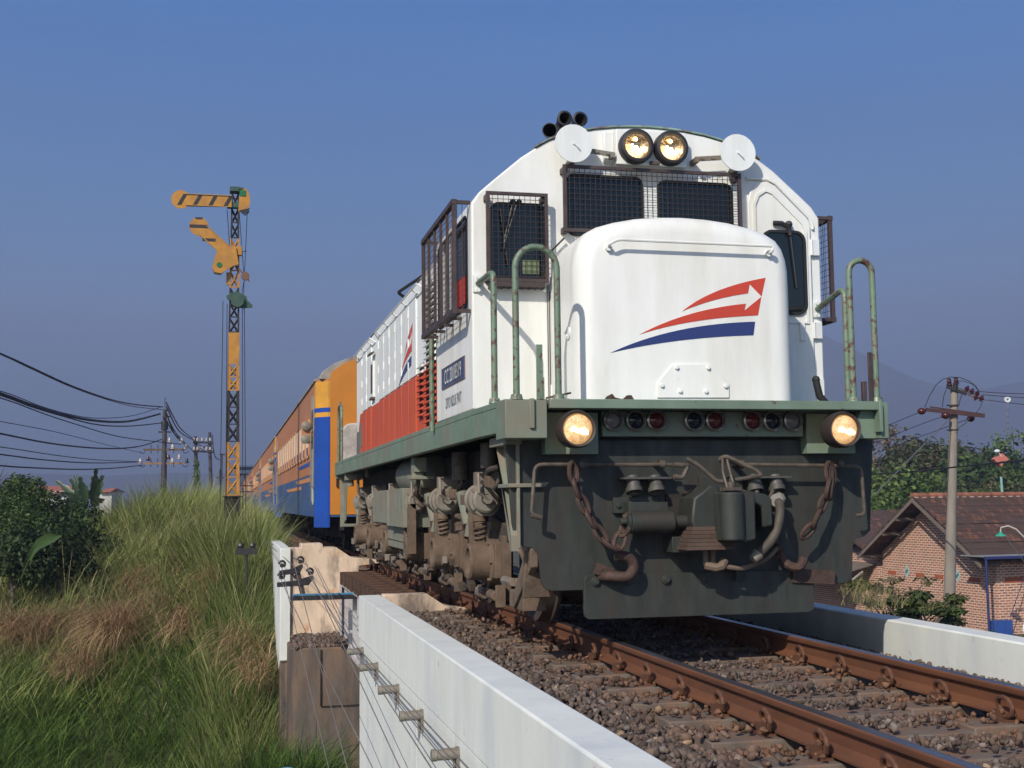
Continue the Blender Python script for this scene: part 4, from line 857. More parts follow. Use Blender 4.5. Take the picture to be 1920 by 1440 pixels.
groundm=mat('soil_and_weeds',(.055,.060,.028),.95,var=.3,vs=1.2,col2=(.10,.075,.045),bump=.8,bs=6)
xs=np.unique(np.concatenate([-np.geomspace(24,6000,22)[::-1],np.arange(-24,12.1,.5),np.geomspace(12.5,6000,24)])); ys=np.unique(np.concatenate([[-40,-20],np.arange(-12,60,.6),np.geomspace(60,8000,26)]))
sheet('ground',xs,ys,hgt,groundm)
# ballast bed under the track
def bedf(X,Y): return -.200-.02*np.sin(X*9)*np.sin(Y*7)-.0*X
bx=np.arange(-1.45,1.77,.06)
sheet('ballast_bed',bx,np.arange(-6.4,4.87,.08),lambda X,Y:-.205+.012*np.sin(X*23)*np.sin(Y*19)-.05*sstep((X-1.1)/.5)-.03*sstep((-X-1.0)/.4),bed)
sheet('ballast_bed',np.arange(-2.0,2.35,.1),np.concatenate([np.arange(12.5,40,.3),np.arange(40,200,6)]),lambda X,Y:-.20+.015*np.sin(X*13)*np.sin(Y*9)-.10*sstep((np.abs(X)-1.2)/.8),bed)
# --- generic numpy soup mesh
def soup(name,V,F,m,col=None,kind='stuff',parent=None):
    me=bpy.data.meshes.new(name); me.vertices.add(len(V)); me.vertices.foreach_set('co',V.astype(np.float32).ravel()); k=F.shape[1]
    me.loops.add(F.size); me.loops.foreach_set('vertex_index',F.ravel().astype(np.int32)); me.polygons.add(len(F)); me.polygons.foreach_set('loop_start',np.arange(0,F.size,k,dtype=np.int32)); me.update()
    if col is not None:
        at=me.attributes.new('tint','FLOAT_COLOR','FACE'); at.data.foreach_set('color',np.concatenate([col,np.ones((len(col),1))],1).astype(np.float32).ravel())
    me.materials.append(m); o=bpy.data.objects.new(name,me); COL.objects.link(o)
    if kind: o['kind']=kind
    if parent is not None: o.parent=parent
    return o
# --- ballast stones
def stones(cx,cy,cz,size,seed=1):
    rng=np.random.default_rng(seed); n=len(cx)
    t=(1+5**.5)/2
    iv=np.array([(-1,t,0),(1,t,0),(-1,-t,0),(1,-t,0),(0,-1,t),(0,1,t),(0,-1,-t),(0,1,-t),(t,0,-1),(t,0,1),(-t,0,-1),(-t,0,1)],float); iv/=np.linalg.norm(iv[0])
    fi=np.array([(0,11,5),(0,5,1),(0,1,7),(0,7,10),(0,10,11),(1,5,9),(5,11,4),(11,10,2),(10,7,6),(7,1,8),(3,9,4),(3,4,2),(3,2,6),(3,6,8),(3,8,9),(4,9,5),(2,4,11),(6,2,10),(8,6,7),(9,8,1)])
    V=iv[None]*(1+rng.uniform(-.48,.34,(n,12,1)))*rng.uniform(.55,1.3,(n,1,3))*size[:,None,None]
    ax=rng.normal(size=(n,4)); ax/=np.linalg.norm(ax,axis=1)[:,None]; a,b,c,d=ax.T
    Rm=np.stack([np.stack([1-2*(c*c+d*d),2*(b*c-a*d),2*(b*d+a*c)],1),np.stack([2*(b*c+a*d),1-2*(b*b+d*d),2*(c*d-a*b)],1),np.stack([2*(b*d-a*c),2*(c*d+a*b),1-2*(b*b+c*c)],1)],1)
    V=np.einsum('nij,nkj->nki',Rm,V); V+=np.stack([cx,cy,cz],1)[:,None]
    F=(fi[None]+12*np.arange(n)[:,None,None]).reshape(-1,3)
    return V.reshape(-1,3),F
def stonecol(n,rng,rust):
    base=np.array([.104,.074,.058]); g=rng.uniform(.45,1.45,(n,1)); c=base*g
    q=rng.random(n); c[q<.14]=np.array([.15,.125,.108])*g[q<.14]; c[q>.98]=np.array([.28,.20,.12])*g[q>.98]*.9
    c=c*(1-rust[:,None])+np.array([.135,.064,.032])*g*rust[:,None]; return np.repeat(c,20,0)
rng=np.random.default_rng(11)
N1=52000; cx=rng.uniform(-1.44,1.75,N1); cy=rng.uniform(-4.9,4.84,N1)**1; 
dcen=np.minimum(np.abs(cx-(-GH+.1)),np.abs(cx-(GH+.16)))
bedz=-.205-.05*sstep((cx-1.1)/.5)-.03*sstep((-cx-1.0)/.4)
ph=np.abs(((cy-.10+.27)%.54)-.27); onsl=(ph<.12)&(np.abs(cx-.12)<1.02)
keep=(~onsl)|(rng.random(N1)<.16); railz=np.abs(np.abs(cx-.13)-(GH+.034))<.045
keep&=~railz
cz=bedz+rng.uniform(-.012,.028,N1)+np.where(onsl,.065,0)+np.where(cx<-1.0,.03,0)*rng.random(N1)
cx,cy,cz,dcen=cx[keep],cy[keep],cz[keep],dcen[keep]
V,F=stones(cx,cy,cz,rng.uniform(.010,.0225,len(cx))*np.where(cx<-.85,1.15,1),3)
o=soup('ballast_stones',V,F,stone,stonecol(len(cx),rng,np.clip(1.25-dcen*2.4,0,.92))); tag(o,'brown crushed stone ballast between the white parapets','ballast')
N2=9000; cx=rng.uniform(-1.95,1.9,N2); cy=rng.uniform(12.6,34,N2); k_=(np.abs(cx)>.72)|(rng.random(N2)<.3)
cx,cy=cx[k_],cy[k_]; cz=-.20-.10*sstep((np.abs(cx)-1.2)/.8)+rng.uniform(-.01,.03,len(cx)); V,F=stones(cx,cy,cz,rng.uniform(.02,.045,len(cx)),4)
o=soup('ballast_stones',V,F,stone,stonecol(len(cx),rng,np.clip(.9-np.abs(np.abs(cx)-.6)*1.2,0,.7))); tag(o,'dark ballast beside the coaches beyond the bridge','ballast')
N3=1500; cx=rng.uniform(-1.98,-1.0,N3); cy=rng.uniform(10.98,11.94,N3); cz=-1.165+rng.uniform(0,.10,N3)*(cy-10.9); V,F=stones(cx,cy,cz,rng.uniform(.018,.04,N3),5)
o=soup('ballast_heap',V,F,stone,stonecol(N3,rng,np.full(N3,.1))); tag(o,'heap of dark stones on the ledge of the far abutment','ballast')
# ================================================================== SIGNAL MAST
def pt(a,b_,D): return Vector((-2.9601,-7.3725,.9139))+D*(f_+r_*((a-960)/2307.73)-u_*((b_-720)/2307.73))
MX,MY=-2.86,18.0
sm=empty('semaphore_signal',(MX,MY,0),'tall yellow and black lattice mast with two striped arms, left of the train','railway signal')
segs=[(.42,1.09,3,'p'),(1.09,2.16,1,'l'),(2.16,3.19,0,'l'),(3.19,3.73,1,'l'),(3.73,4.37,1,'s'),(4.37,5.29,0,'l'),(5.29,6.31,1,'l'),(6.31,7.25,0,'l')]
def hw(z): return lerp(.150,.078,(z+0)/7.3)
for z0,z1,cc,kind in segs:
    k=MB(); m_=yel if cc==1 else sblk
    if kind=='p': k.box(MX-.16,MX+.16,MY-.16,MY+.16,z0,z1-.03); k.box(MX-.19,MX+.19,MY-.19,MY+.19,z1-.03,z1-.002); build('mast_base',k,under,sm); continue
    for s in (-1,1):
        for t in (-1,1):
            a0,a1=hw(z0),hw(z1); w=.034 if z1>5 else .060
            k.add([(MX+s*a0,MY+t*a0,z0),(MX+s*(a0-w),MY+t*a0,z0),(MX+s*(a0-w),MY+t*(a0-w),z0),(MX+s*a0,MY+t*(a0-w),z0),(MX+s*a1,MY+t*a1,z1),(MX+s*(a1-w),MY+t*a1,z1),(MX+s*(a1-w),MY+t*(a1-w),z1),(MX+s*a1,MY+t*(a1-w),z1)],[(0,1,2,3),(4,5,6,7),(0,1,5,4),(1,2,6,5),(2,3,7,6),(3,0,4,7)])
    if kind=='s': k.box(MX-hw(z0)+.003,MX+hw(z0)-.003,MY-hw(z0)-.004,MY-hw(z0)+.004,z0,z1)
    else:
        n_=max(1,round((z1-z0)/.36)) if z1<5 else max(1,round((z1-z0)/.30))
        for i in range(n_):
            a=z0+(z1-z0)*i/n_; c=z0+(z1-z0)*(i+1)/n_
            for t in (-1,1):
                wA,wC=hw(a)-.012,hw(c)-.012
                k.tube([(MX-wA,MY+t*wA,a),(MX+wC,MY+t*wC,c)],.014 if z1>5 else .021,4); k.tube([(MX+wA,MY+t*wA,a),(MX-wC,MY+t*wC,c)],.014 if z1>5 else .021,4)
            k.box(MX-hw(a)+.002,MX+hw(a)-.002,MY-hw(a)-.003,MY-hw(a)+.012,a,a+.025)
    build('mast_section',k,m_,sm)
def armparts(cx,cz,L_,ang,name,spect):
    y=MY-.20; ca,sa=math.cos(ang),math.sin(ang)
    def T(p): return (cx+p[0]*ca-p[1]*sa, cz+p[0]*sa+p[1]*ca)
    h=.115; pl=[(0,h),(-L_+.12,h*1.0)]
    for q in range(0,15): a=R(48)+q/14*R(264); pl.append((-L_+.19*math.cos(a),.19*math.sin(a)))
    pl+=[(0,-h)]
    k=MB(); k.prism([T(p) for p in pl],'y',y-.006,y+.006); A=build(name,k,yel,sm,smooth=False)
    k=MB()
    n_=3 if spect=='sq' else 2
    for i in range(4 if spect=='sq' else 3):
        x=-L_+.03+i*.30 if spect=='sq' else -L_-.13+i*.30
        if spect=='sq': sp_=[(x-.10,-h),(x-.02,-h),(x+.10,h),(x+.02,h)]
        else:
            sp_=None
        if sp_: k.prism([T(p) for p in sp_],'y',y-.009,y-.0065)
    if spect!='sq':
        for (zc,half_,x0,x1) in ((.165,.022,-.07,.07),(.0,.035,-.182,.182),(-.27,.032,.07,.33)):
            k.box(cx+(-L_)*ca+x0,cx+(-L_)*ca+x1,y-.009,y-.0065,cz+(-L_)*sa+zc-half_,cz+(-L_)*sa+zc+half_)
    build('stripe',k,sblk,A,smooth=False)
    k=MB()
    for s in (-1,1): k.tube([(*[T((0,s*h))[0]],y-.02,T((0,s*h))[1]),(T((-L_+.1,s*h))[0],y-.02,T((-L_+.1,s*h))[1])],.010,4)
    build('edge_strip',k,mat('pale_signal_yellow',(.45,.27,.09),.6),A)
    return A
armparts(-2.93,7.04,1.0,R(0),'signal_arm','sq')
k=MB(); pl=[(-2.78,7.16)]; 
for q in range(11): a=R(100)-q/10*R(190); pl.append((-2.70+.135*math.cos(a),7.08+.25*math.sin(a)))
pl+=[(-2.80,6.84)]
k.prism(pl,'y',MY-.21,MY-.19); s1=build('spectacle_plate',k,yel,sm)
k=MB(); k.box(-2.775,-2.655,MY-.225,MY-.211,7.16,7.28); build('green_glass',k,spg,s1)
k=MB(); k.prism([(-2.79,6.86),(-2.57,6.92),(-2.585,6.86),(-2.64,6.80),(-2.72,6.80)],'y',MY-.22,MY-.213); build('black_rim',k,sblk,s1)
k=MB(); k.box(-3.02,-2.72,MY-.18,MY-.02,6.93,7.03); k.box(-2.97,-2.76,MY-.18,MY+.1,7.27,7.36); k.box(-2.80,-2.70,MY-.22,MY-.0,7.30,7.34); build('arm_pivot',k,sgrn,sm)
armparts(-2.99,5.98,.78,R(-42),'signal_arm','rd')
k=MB(); pl=[(-3.20,6.05),(-2.98,6.10),(-2.84,6.10),(-2.78,5.75),(-2.9,5.70),(-3.02,5.62),(-3.12,5.55),(-3.26,5.57),(-3.30,5.68),(-3.26,5.84)]
k.prism(pl,'y',MY-.24,MY-.22); s2=build('spectacle_plate',k,yel,sm)
k=MB(); k.cyl((-3.16,MY-.25,5.72),(-3.16,MY-.235,5.72),.055,n=16); build('green_glass',k,spg,s2)
k=MB(); k.prism([(-3.30,5.66),(-3.26,5.57),(-3.12,5.55),(-3.05,5.60),(-3.13,5.51),(-3.26,5.53)],'y',MY-.25,MY-.243); build('black_rim',k,sblk,s2)
k=MB(); k.cyl((-2.645,MY-.2,5.52),(-2.645,MY-.14,5.52),.085,n=20); k.tube([(-2.645,MY-.17,5.52),(-2.82,MY-.17,5.72)],.016,6); k.obox((-2.59,MY-.17,5.45),(.03,.04,.08),(0,R(-30),0)); build('counterweight',k,mat('brown_counterweight',(.16,.085,.05),.7),sm)
k=MB(); k.box(-2.97,-2.72,MY-.2,MY-.05,5.95,6.12); k.box(-3.02,-2.93,MY-.1,MY-.02,5.35,5.6); build('arm_pivot',k,yel,sm)
k=MB(); k.cyl((-2.80,MY-.28,5.00),(-2.80,MY-.12,5.00),.13,n=20); k.prism([(-3.02,5.10),(-2.93,5.16),(-2.80,5.20),(-2.62,5.10),(-2.60,5.02),(-2.50,4.93),(-2.50,4.88),(-2.70,4.86),(-2.86,4.90),(-2.93,5.02),(-3.0,5.04)],'y',MY-.20,MY-.14); build('wire_wheel_case',k,sgrn,sm)
k=MB()
for x0,z0,x1,z1 in ((-3.02,6.88,-2.96,6.1),(-2.78,6.85,-2.68,5.6),(-2.62,6.80,-2.68,5.1),(-2.66,5.5,-2.72,5.1),(-3.0,4.95,-2.98,-.2),(-2.70,4.9,-2.64,-.2),(-2.66,4.9,-2.58,-.2),(-3.08,5.0,-3.10,-.2)):
    k.tube([(x0,MY-.15,z0),(x1,MY-.15,z1)],.007,4)
k.tube([(-2.78,MY-.1,6.02),(-2.62,MY-.15,6.04)],.007,4); k.tube([(-2.76,MY-.15,6.86),(-2.66,MY-.15,6.78),(-2.58,MY-.15,6.86)],.012,4)
build('pull_wires',k,black,sm)
k=MB()
for i in range(2): k.box(MX+.14+i*.0,MX+.15,MY-.05,MY+.3,1.0,1.02)
k.box(MX+.13,MX+.42,MY+.1,MY+.13,1.28,1.30); k.box(MX+.13,MX+.42,MY+.1,MY+.13,1.16,1.18); build('step_bracket',k,barm,sm)
# little cast pole in the grass before the mast
k=MB(); k.cyl((-2.62,14.6,-.75),(-2.62,14.6,.05),.022,n=8); k.box(-2.80,-2.44,14.55,14.65,.05,.16); k.ball((-2.72,14.6,.2),.06,8); k.ball((-2.52,14.6,.2),.06,8)
o=build('wire_guide_post',k,black); tag(o,'short black post with a cross head, in the grass below the signal mast','post')
k=MB(); k.cyl((-2.4,8.0,-4.3),(-2.4,8.0,-2.90),.075,.075,n=14); o=build('pipe_stub',k,mat('light_blue_pipe',(.10,.30,.48),.5)); o.location=pt(537,1441,14)-Vector((-2.4,8.0,-2.90)); tag(o,'light blue upright pipe in the grass at the foot of the abutment','pipe')
# ================================================================== POWER POLES
def insul(k,p,r=.06,h=.16,m=0):
    k.lathe([(r*.4,0),(r,.02),(r*.95,.06),(r*.6,.08),(r*.85,.10),(r*.5,h),(0,h)],p,(0,0,1),10,m)
pb_=pt(307,910,60); P0=Vector((pb_.x,pb_.y,0))
def leftpole():
    r=empty('utility_pole',P0,'nearest utility pole on the left, with two crossarms and white insulators, rising from the grass','utility pole','utility poles along the line')
    k=MB(); k.cyl((P0.x,P0.y,-1.5),(P0.x,P0.y,3.4),.16,.13,n=12); k.cyl((P0.x,P0.y,3.4),(P0.x,P0.y,5.6),.12,.09,n=12); k.cyl((P0.x,P0.y,5.6),(P0.x,P0.y,6.2),.02,n=6); build('pole',k,poled,r)
    k=MB(); k.cyl((P0.x,P0.y,4.6),(P0.x,P0.y,5.0),.17,n=12); k.box(P0.x-.3,P0.x+.3,P0.y-.05,P0.y+.05,4.45,4.52); k.box(P0.x-.1,P0.x+.25,P0.y-.05,P0.y+.05,5.2,5.26); k.box(P0.x-.1,P0.x+.25,P0.y-.05,P0.y+.05,5.5,5.55); build('cable_clamp',k,black,r)
    for z,mm in ((3.62,xarm),(2.95,mat('brown_wooden_crossarm',(.26,.15,.08),.8))):
        k=MB(); k.box(P0.x-.98,P0.x+.98,P0.y-.08,P0.y-.0,z-.045,z+.045); ca=build('crossarm',k,mm,r)
        k=MB()
        for s in (-1,1):
            c=(P0.x+s*1.02,P0.y-.05,z-.12); k.tube([(c[0]+.12*math.cos(R(-180+q*22.5)),c[1],c[2]+.10*math.sin(R(-180+q*22.5))+.05) for q in range(9)],.018,5)
        for x in (-.62,-.3,.45): k.cyl((P0.x+x,P0.y-.05,z-.18),(P0.x+x,P0.y-.05,z+.25 if x<0 else z),.022,n=6)
        build('hook',k,black,ca)
        sp_=((.25,.35,insw),(.40,.02,insw),(.82,.32,insw),(1.02,.02,insw)) if z>3.3 else ((-1.1,.0,insw),(.40,.02,insw),(.72,.2,insw),(-.75,.12,insb),(.2,.2,insb),(1.08,.0,black))
        for x,dz,mm2 in sp_:
            k=MB(); insul(k,(P0.x+x,P0.y-.05,z+dz),.10,.24); build('insulator',k,mm2,ca)
    return r
lpole=leftpole()
def farpole(a,top,base,D,label,w=.13,arms=()):
    A=pt(a[0],top,D);B=pt(a[1],base,D); r=empty('utility_pole',(B.x,B.y,0),label,'utility pole','utility poles along the line')
    k=MB(); k.cyl((B.x,B.y,-1.5),(A.x,B.y,A.z),w*1.1,w*.8,n=10); build('pole',k,poled,r); return r,A,B
r2,A2,B2=farpole((366,372),818,915,110,'left pole of the far double pole, overgrown with creeper',.20)
r3,A3,B3=farpole((393,398),810,915,110,'right pole of the far double pole, leaning slightly',.18)
k=MB(); 
for yy in (829,846):
    P=pt(362,yy,110);Q=pt(400,yy+1,110); k.tube([P,Q],.09,4)
build('crossarm',k,poled,r2)
k=MB()
for yy in (827,844):
    for xx in (364,370,379,387,394): 
        p=pt(xx,yy,110); insul(k,(p.x,p.y,p.z),.12,.3)
build('insulators',k,insw,r2)
k=MB(); k.tube([pt(368,831,110),pt(396,846,110)],.04,4); k.tube([pt(368,846,110),pt(396,831,110)],.04,4); build('brace',k,poled,r2)
r4,A4,B4=farpole((416,414),850,915,170,'farthest thin pole, just left of the signal mast',.17)
k=MB(); k.tube([pt(412,852,170),pt(422,852,170)],.10,4); k.tube([pt(406,895,170),pt(420,896,170)],.10,4); k.cyl((pt(412,880,170).x,pt(412,880,170).y,-1),tuple(pt(412,880,170)),.1,n=6); build('crossarm',k,poled,r4)
# cables on the left
def path(pxs,D0,D1):
    xs_=[p[0] for p in pxs]; o=[]; x0,x1=xs_[0],xs_[-1]
    # smooth resample (Catmull-Rom in the list, inverse depth linear)
    for i in range(len(pxs)-1):
        p0=pxs[max(i-1,0)];p1=pxs[i];p2=pxs[i+1];p3=pxs[min(i+2,len(pxs)-1)]
        for q in range(6):
            t=q/6; c=[.5*((2*p1[j])+(-p0[j]+p2[j])*t+(2*p0[j]-5*p1[j]+4*p2[j]-p3[j])*t*t+(-p0[j]+3*p1[j]-3*p2[j]+p3[j])*t**3) for j in (0,1)]
            u=(c[0]-x0)/(x1-x0); o.append(pt(c[0],c[1],1/lerp(1/D0,1/D1,u)))
    o.append(pt(*pxs[-1],D1)); return o
G='overhead cables left of the signal'
for pxs,r,lb in (
 ([(-140,606),(0,663),(60,690),(130,722),(200,747),(250,758),(305,763)],.028,'highest black cable, descending from the upper left to the pole top'),
 ([(-140,606),(0,664),(60,692),(130,724),(200,749),(250,762),(305,768)],.016,'thin cable just under the highest black cable'),
 ([(-140,700),(0,733),(80,763),(150,781),(200,784),(250,779),(300,764)],.014,'thin cable of the middle bundle, rising towards the pole top'),
 ([(-140,694),(0,738),(60,760),(120,778),(180,789),(240,790),(300,776)],.045,'thickest black cable, sagging in the middle of the bundle'),
 ([(-140,700),(0,741),(60,763),(120,781),(180,796),(240,799),(303,793)],.024,'cable hanging just below the thickest one'),
 ([(-140,710),(0,746),(80,775),(150,798),(220,818),(300,829),(340,833)],.018,'cable crossing down to the right ends of the upper crossarm'),
 ([(-140,762),(0,790),(100,809),(200,834),(270,850)],.011,'faint thin wire descending to the lower left hook'),
 ([(-140,786),(0,813),(80,829),(150,838),(210,841),(260,837),(303,824)],.026,'dark cable sagging low then rising to the middle of the pole'),
 ([(-140,822),(0,838),(100,853),(180,862),(265,866)],.014,'thin wire ending at the lower crossarm'),
 ([(-140,836),(0,852),(80,862),(170,868),(265,866)],.020,'second lowest cable, ending at the lower crossarm'),
 ([(-140,858),(0,873),(60,877),(140,880),(210,878),(268,872)],.022,'lowest cable, passing just over the bushes')):
    cable('overhead_cable',path(pxs,26,60),r,wire,lb,'cable',G)
G='cables from the near pole to the far poles'
for a,b_,D1,mid in (((312,755),(362,823),110,(336,800)),((312,762),(362,825),110,(334,806)),((312,775),(350,836),110,(328,815)),((312,777),(362,846),110,(330,812)),((312,788),(345,828),110,(326,812)),((398,829),(412,862),170,(404,858)),((398,815),(412,862),170,(401,850))):
    D0=60 if a[0]<320 else 110
    cable('overhead_cable',path([a,mid,b_],D0,D1),.035,wire,'thin cable swooping down between the distant utility poles','cable',G)
# right hand pole
RP=pt(1785,900,30); Rb=pt(1771,1180,30); Rt=pt(1790,715,30)
rp=empty('concrete_utility_pole',(Rb.x,Rb.y,-4),'tapered concrete pole with two crossarms and maroon insulators, right of the locomotive','utility pole')
k=MB(); B_=Vector((Rb.x-.03,Rb.y,-4.2)); k.cyl(B_,pt(1789.5,722,30),.165,.088,n=20); build('pole',k,polec,rp)
def bar(k,a,b_,D,t=.05,w=.06): 
    P=pt(*a,D);Q=pt(*b_,D); d=(Q-P); c=(P+Q)/2; L_=d.length; yaw=math.atan2(d.y,d.x); pit=-math.asin(d.z/L_); k.obox(c,(L_,w,t),(0,pit,yaw))
k=MB(); bar(k,(1736,768),(1846,780),29.8,.085,.05); bar(k,(1744,763),(1846,777),29.86,.03,.06); build('lower_crossarm',k,xarmr,rp)
k=MB(); bar(k,(1775,725),(1812,739),29.9,.07,.06); k.cyl(pt(1791,733,29.9),pt(1791,719,29.9),.05,n=10); build('upper_crossarm',k,black,rp)
def spool(a,D,r,n_=14,sc=(1,1,.85),nm='insulator'):
    k=MB(); k.ball(pt(*a,D),r,n_,sc=sc); k.ball(pt(a[0]+4,a[1]-1,D),r*.55,10); return build(nm,k,insb,rp)
spool((1728,771),29.8,.10); spool((1773,779),29.7,.105); spool((1820,785),30.1,.095)
for a in ((1780,724),(1793,722)):
    k=MB(); p=pt(*a,29.9); insul(k,(p.x,p.y,p.z),.07,.17); k.lathe([(.03,.0),(.06,.02),(.03,.04)],(p.x,p.y,p.z+.15),(0,0,1),10); build('insulator',k,insb,rp)
k=MB()
for a,b_ in (((1797,727),(1832,742)),((1800,728),(1828,748)),((1815,741),(1850,751))): k.tube([pt(*a,29.9),pt(*b_,29.9)],.012,5)
build('strain_rod',k,xarm,rp)
for a in ((1813,729),(1822,734),(1832,738),(1830,745),(1840,747)):
    k=MB(); p=pt(*a,29.9); d=(pt(1832,742,29.9)-pt(1797,727,29.9)).normalized(); k.cyl(p-d*.012,p+d*.012,.085,n=14); k.cyl(p-d*.05,p+d*.05,.035,n=10); build('insulator_disc',k,insb,rp)
k=MB()
def pxt(l,D,r=.010): k.tube([pt(a,b_,D) for a,b_ in l],r,5)
pxt([(1734,764),(1742,744),(1755,722),(1768,711),(1782,707),(1800,708),(1816,714),(1830,724),(1836,736)],29.7); pxt([(1767,763),(1769,745),(1774,730)],29.7); pxt([(1790,716),(1805,714),(1822,720),(1835,732)],29.8,.008); pxt([(1797,762),(1803,740)],29.8,.010); pxt([(1829,776),(1837,765),(1842,752)],29.8); pxt([(1792,806),(1808,795),(1818,784)],29.8,.012)
build('jumper_wires',k,black,rp)
k=MB()
for yy in (760,806): 
    p=pt(1786,yy,30); k.cyl(p-Vector((0,0,.012)),p+Vector((0,0,.012)),.145,n=16)
build('pole_band',k,poled,rp)
G='wires on the right hand pole'
for l,D0,D1,lb in (([(1836,734),(1880,737),(2020,742)],30,28,'top wire running off to the right from the concrete pole'),([(1842,740),(1880,743),(2020,752)],30,28,'middle wire running off to the right from the concrete pole'),([(1852,750),(1890,755),(2020,770)],30,28,'lowest of the three wires running off to the right from the concrete pole'),
  ([(1724,773),(1690,787),(1640,808),(1560,842)],30,40,'wire running left from the leftmost maroon insulator'),([(1768,781),(1720,798),(1650,826),(1560,862)],30,40,'wire running left from the middle maroon insulator'),([(1812,787),(1760,806),(1700,828),(1560,880)],30,40,'wire running left from the right maroon insulator'),
  ([(2000,860),(1920,864),(1860,869),(1780,877),(1700,885),(1640,889),(1560,892)],22,34,'thick black cable crossing in front of the trees behind the concrete pole')):
    cable('overhead_wire',path(l,D0,D1),.018 if 'thick' in lb else .008,wire,lb,'wire',G)
cable('guy_wire',[pt(1780,785,29.7),pt(1640,928,24)],.012,wireg,'pale guy wire slanting down left from the concrete pole','wire')
# ================================================================== HOUSE
def brickmat(nm='brick_wall'):
    M=bpy.data.materials.new(nm); M.use_nodes=True; t=M.node_tree; n=t.nodes; l=t.links.new; b=n['Principled BSDF']; b.inputs['Roughness'].default_value=.92
    tc=n.new('ShaderNodeTexCoord'); sx=n.new('ShaderNodeSeparateXYZ'); l(tc.outputs['Object'],sx.inputs[0]); a=n.new('ShaderNodeMath'); a.operation='ADD'; l(sx.outputs['X'],a.inputs[0]); l(sx.outputs['Y'],a.inputs[1])
    cb=n.new('ShaderNodeCombineXYZ'); l(a.outputs[0],cb.inputs[0]); l(sx.outputs['Z'],cb.inputs[1])
    wob=n.new('ShaderNodeTexNoise'); wob.inputs['Scale'].default_value=3; l(tc.outputs['Object'],wob.inputs['Vector']); mx0=n.new('ShaderNodeVectorMath'); mx0.operation='SCALE'; mx0.inputs['Scale'].default_value=.035; l(wob.outputs['Color'],mx0.inputs[0]); av=n.new('ShaderNodeVectorMath'); l(cb.outputs[0],av.inputs[0]); l(mx0.outputs[0],av.inputs[1])
    br=n.new('ShaderNodeTexBrick'); l(av.outputs[0],br.inputs['Vector']); br.inputs['Scale'].default_value=1; br.inputs['Brick Width'].default_value=.235; br.inputs['Row Height'].default_value=.088; br.inputs['Mortar Size'].default_value=.022; br.inputs['Mortar Smooth'].default_value=.2; br.inputs['Bias'].default_value=-.1
    br.inputs['Color1'].default_value=(.40,.145,.085,1); br.inputs['Color2'].default_value=(.16,.08,.06,1); br.inputs['Mortar'].default_value=(.62,.45,.34,1)
    nz=n.new('ShaderNodeTexNoise'); nz.inputs['Scale'].default_value=1.6; nz.inputs['Detail'].default_value=6; l(tc.outputs['Object'],nz.inputs['Vector'])
    mr=n.new('ShaderNodeMapRange'); mr.inputs[1].default_value=.35; mr.inputs[2].default_value=.7; mr.inputs[3].default_value=0; mr.inputs[4].default_value=.30; l(nz.outputs[0],mr.inputs[0])
    mx=n.new('ShaderNodeMix'); mx.data_type='RGBA'; l(mr.outputs[0],mx.inputs[0]); l(br.outputs[0],mx.inputs[6]); mx.inputs[7].default_value=(.36,.16,.10,1); l(mx.outputs[2],b.inputs['Base Color'])
    bp=n.new('ShaderNodeBump'); bp.inputs['Strength'].default_value=.6; bp.inputs['Distance'].default_value=.01; bp.invert=True; l(br.outputs['Fac'],bp.inputs['Height']); l(bp.outputs[0],b.inputs['Normal']); return M
def tilematf():
    M=bpy.data.materials.new('clay_roof_tiles'); M.use_nodes=True; t=M.node_tree; n=t.nodes; l=t.links.new; b=n['Principled BSDF']; b.inputs['Roughness'].default_value=.85
    tc=n.new('ShaderNodeTexCoord'); br=n.new('ShaderNodeTexBrick'); l(tc.outputs['Object'],br.inputs['Vector']); br.inputs['Scale'].default_value=1; br.inputs['Brick Width'].default_value=.21; br.inputs['Row Height'].default_value=.20; br.inputs['Mortar Size'].default_value=.012
    br.inputs['Color1'].default_value=(.070,.035,.024,1); br.inputs['Color2'].default_value=(.27,.105,.055,1); br.inputs['Mortar'].default_value=(.012,.009,.007,1); br.inputs['Bias'].default_value=-.5
    nz=n.new('ShaderNodeTexNoise'); nz.inputs['Scale'].default_value=.9; nz.inputs['Detail'].default_value=7; l(tc.outputs['Object'],nz.inputs['Vector']); mr=n.new('ShaderNodeMapRange'); mr.inputs[1].default_value=.42; mr.inputs[2].default_value=.62; l(nz.outputs[0],mr.inputs[0])
    mx=n.new('ShaderNodeMix'); mx.data_type='RGBA'; l(mr.outputs[0],mx.inputs[0]); l(br.outputs[0],mx.inputs[6]); mx.inputs[7].default_value=(.060,.036,.027,1); l(mx.outputs[2],b.inputs['Base Color']); return M
brick=brickmat(); tile=tilematf(); wood=mat('grey_eaves_board',(.16,.125,.10),.9); 
PL=pt(1657,1100,47.5); PQ=pt(1840,1100,42.0); PR=pt(1868,1100,41.4); gy=(PL-PR); gy.z=0; W_=gy.length; gy.normalize(); gx=Vector((gy.y,-gy.x,0))   # local y = along gable to the left, local x = along the ridge
ang=math.atan2(gx.y,gx.x)
ZB=-4.1; ZE=-1.20; ZA=.80; LEN=11
hs=empty('brick_house',(PR.x,PR.y,0),'red brick house with a gable wall and brown tiled roof, behind the concrete pole','house'); hs.rotation_euler=(0,0,ang)
k=MB(); k.prism([(0,ZB),(W_,ZB),(W_,ZE),(W_/2,ZA),(0,ZE)],'x',0,.2); k.box(.2,LEN,0,.2,ZB,ZE); k.box(.2,LEN,W_-.2,W_,ZB,ZE); k.box(LEN-.2,LEN,.2,W_-.2,ZB,ZE); hw_=build('wall',k,brick,hs,local=True)
OV=.85; sl_=(ZA-ZE)/(W_/2); EO=.38
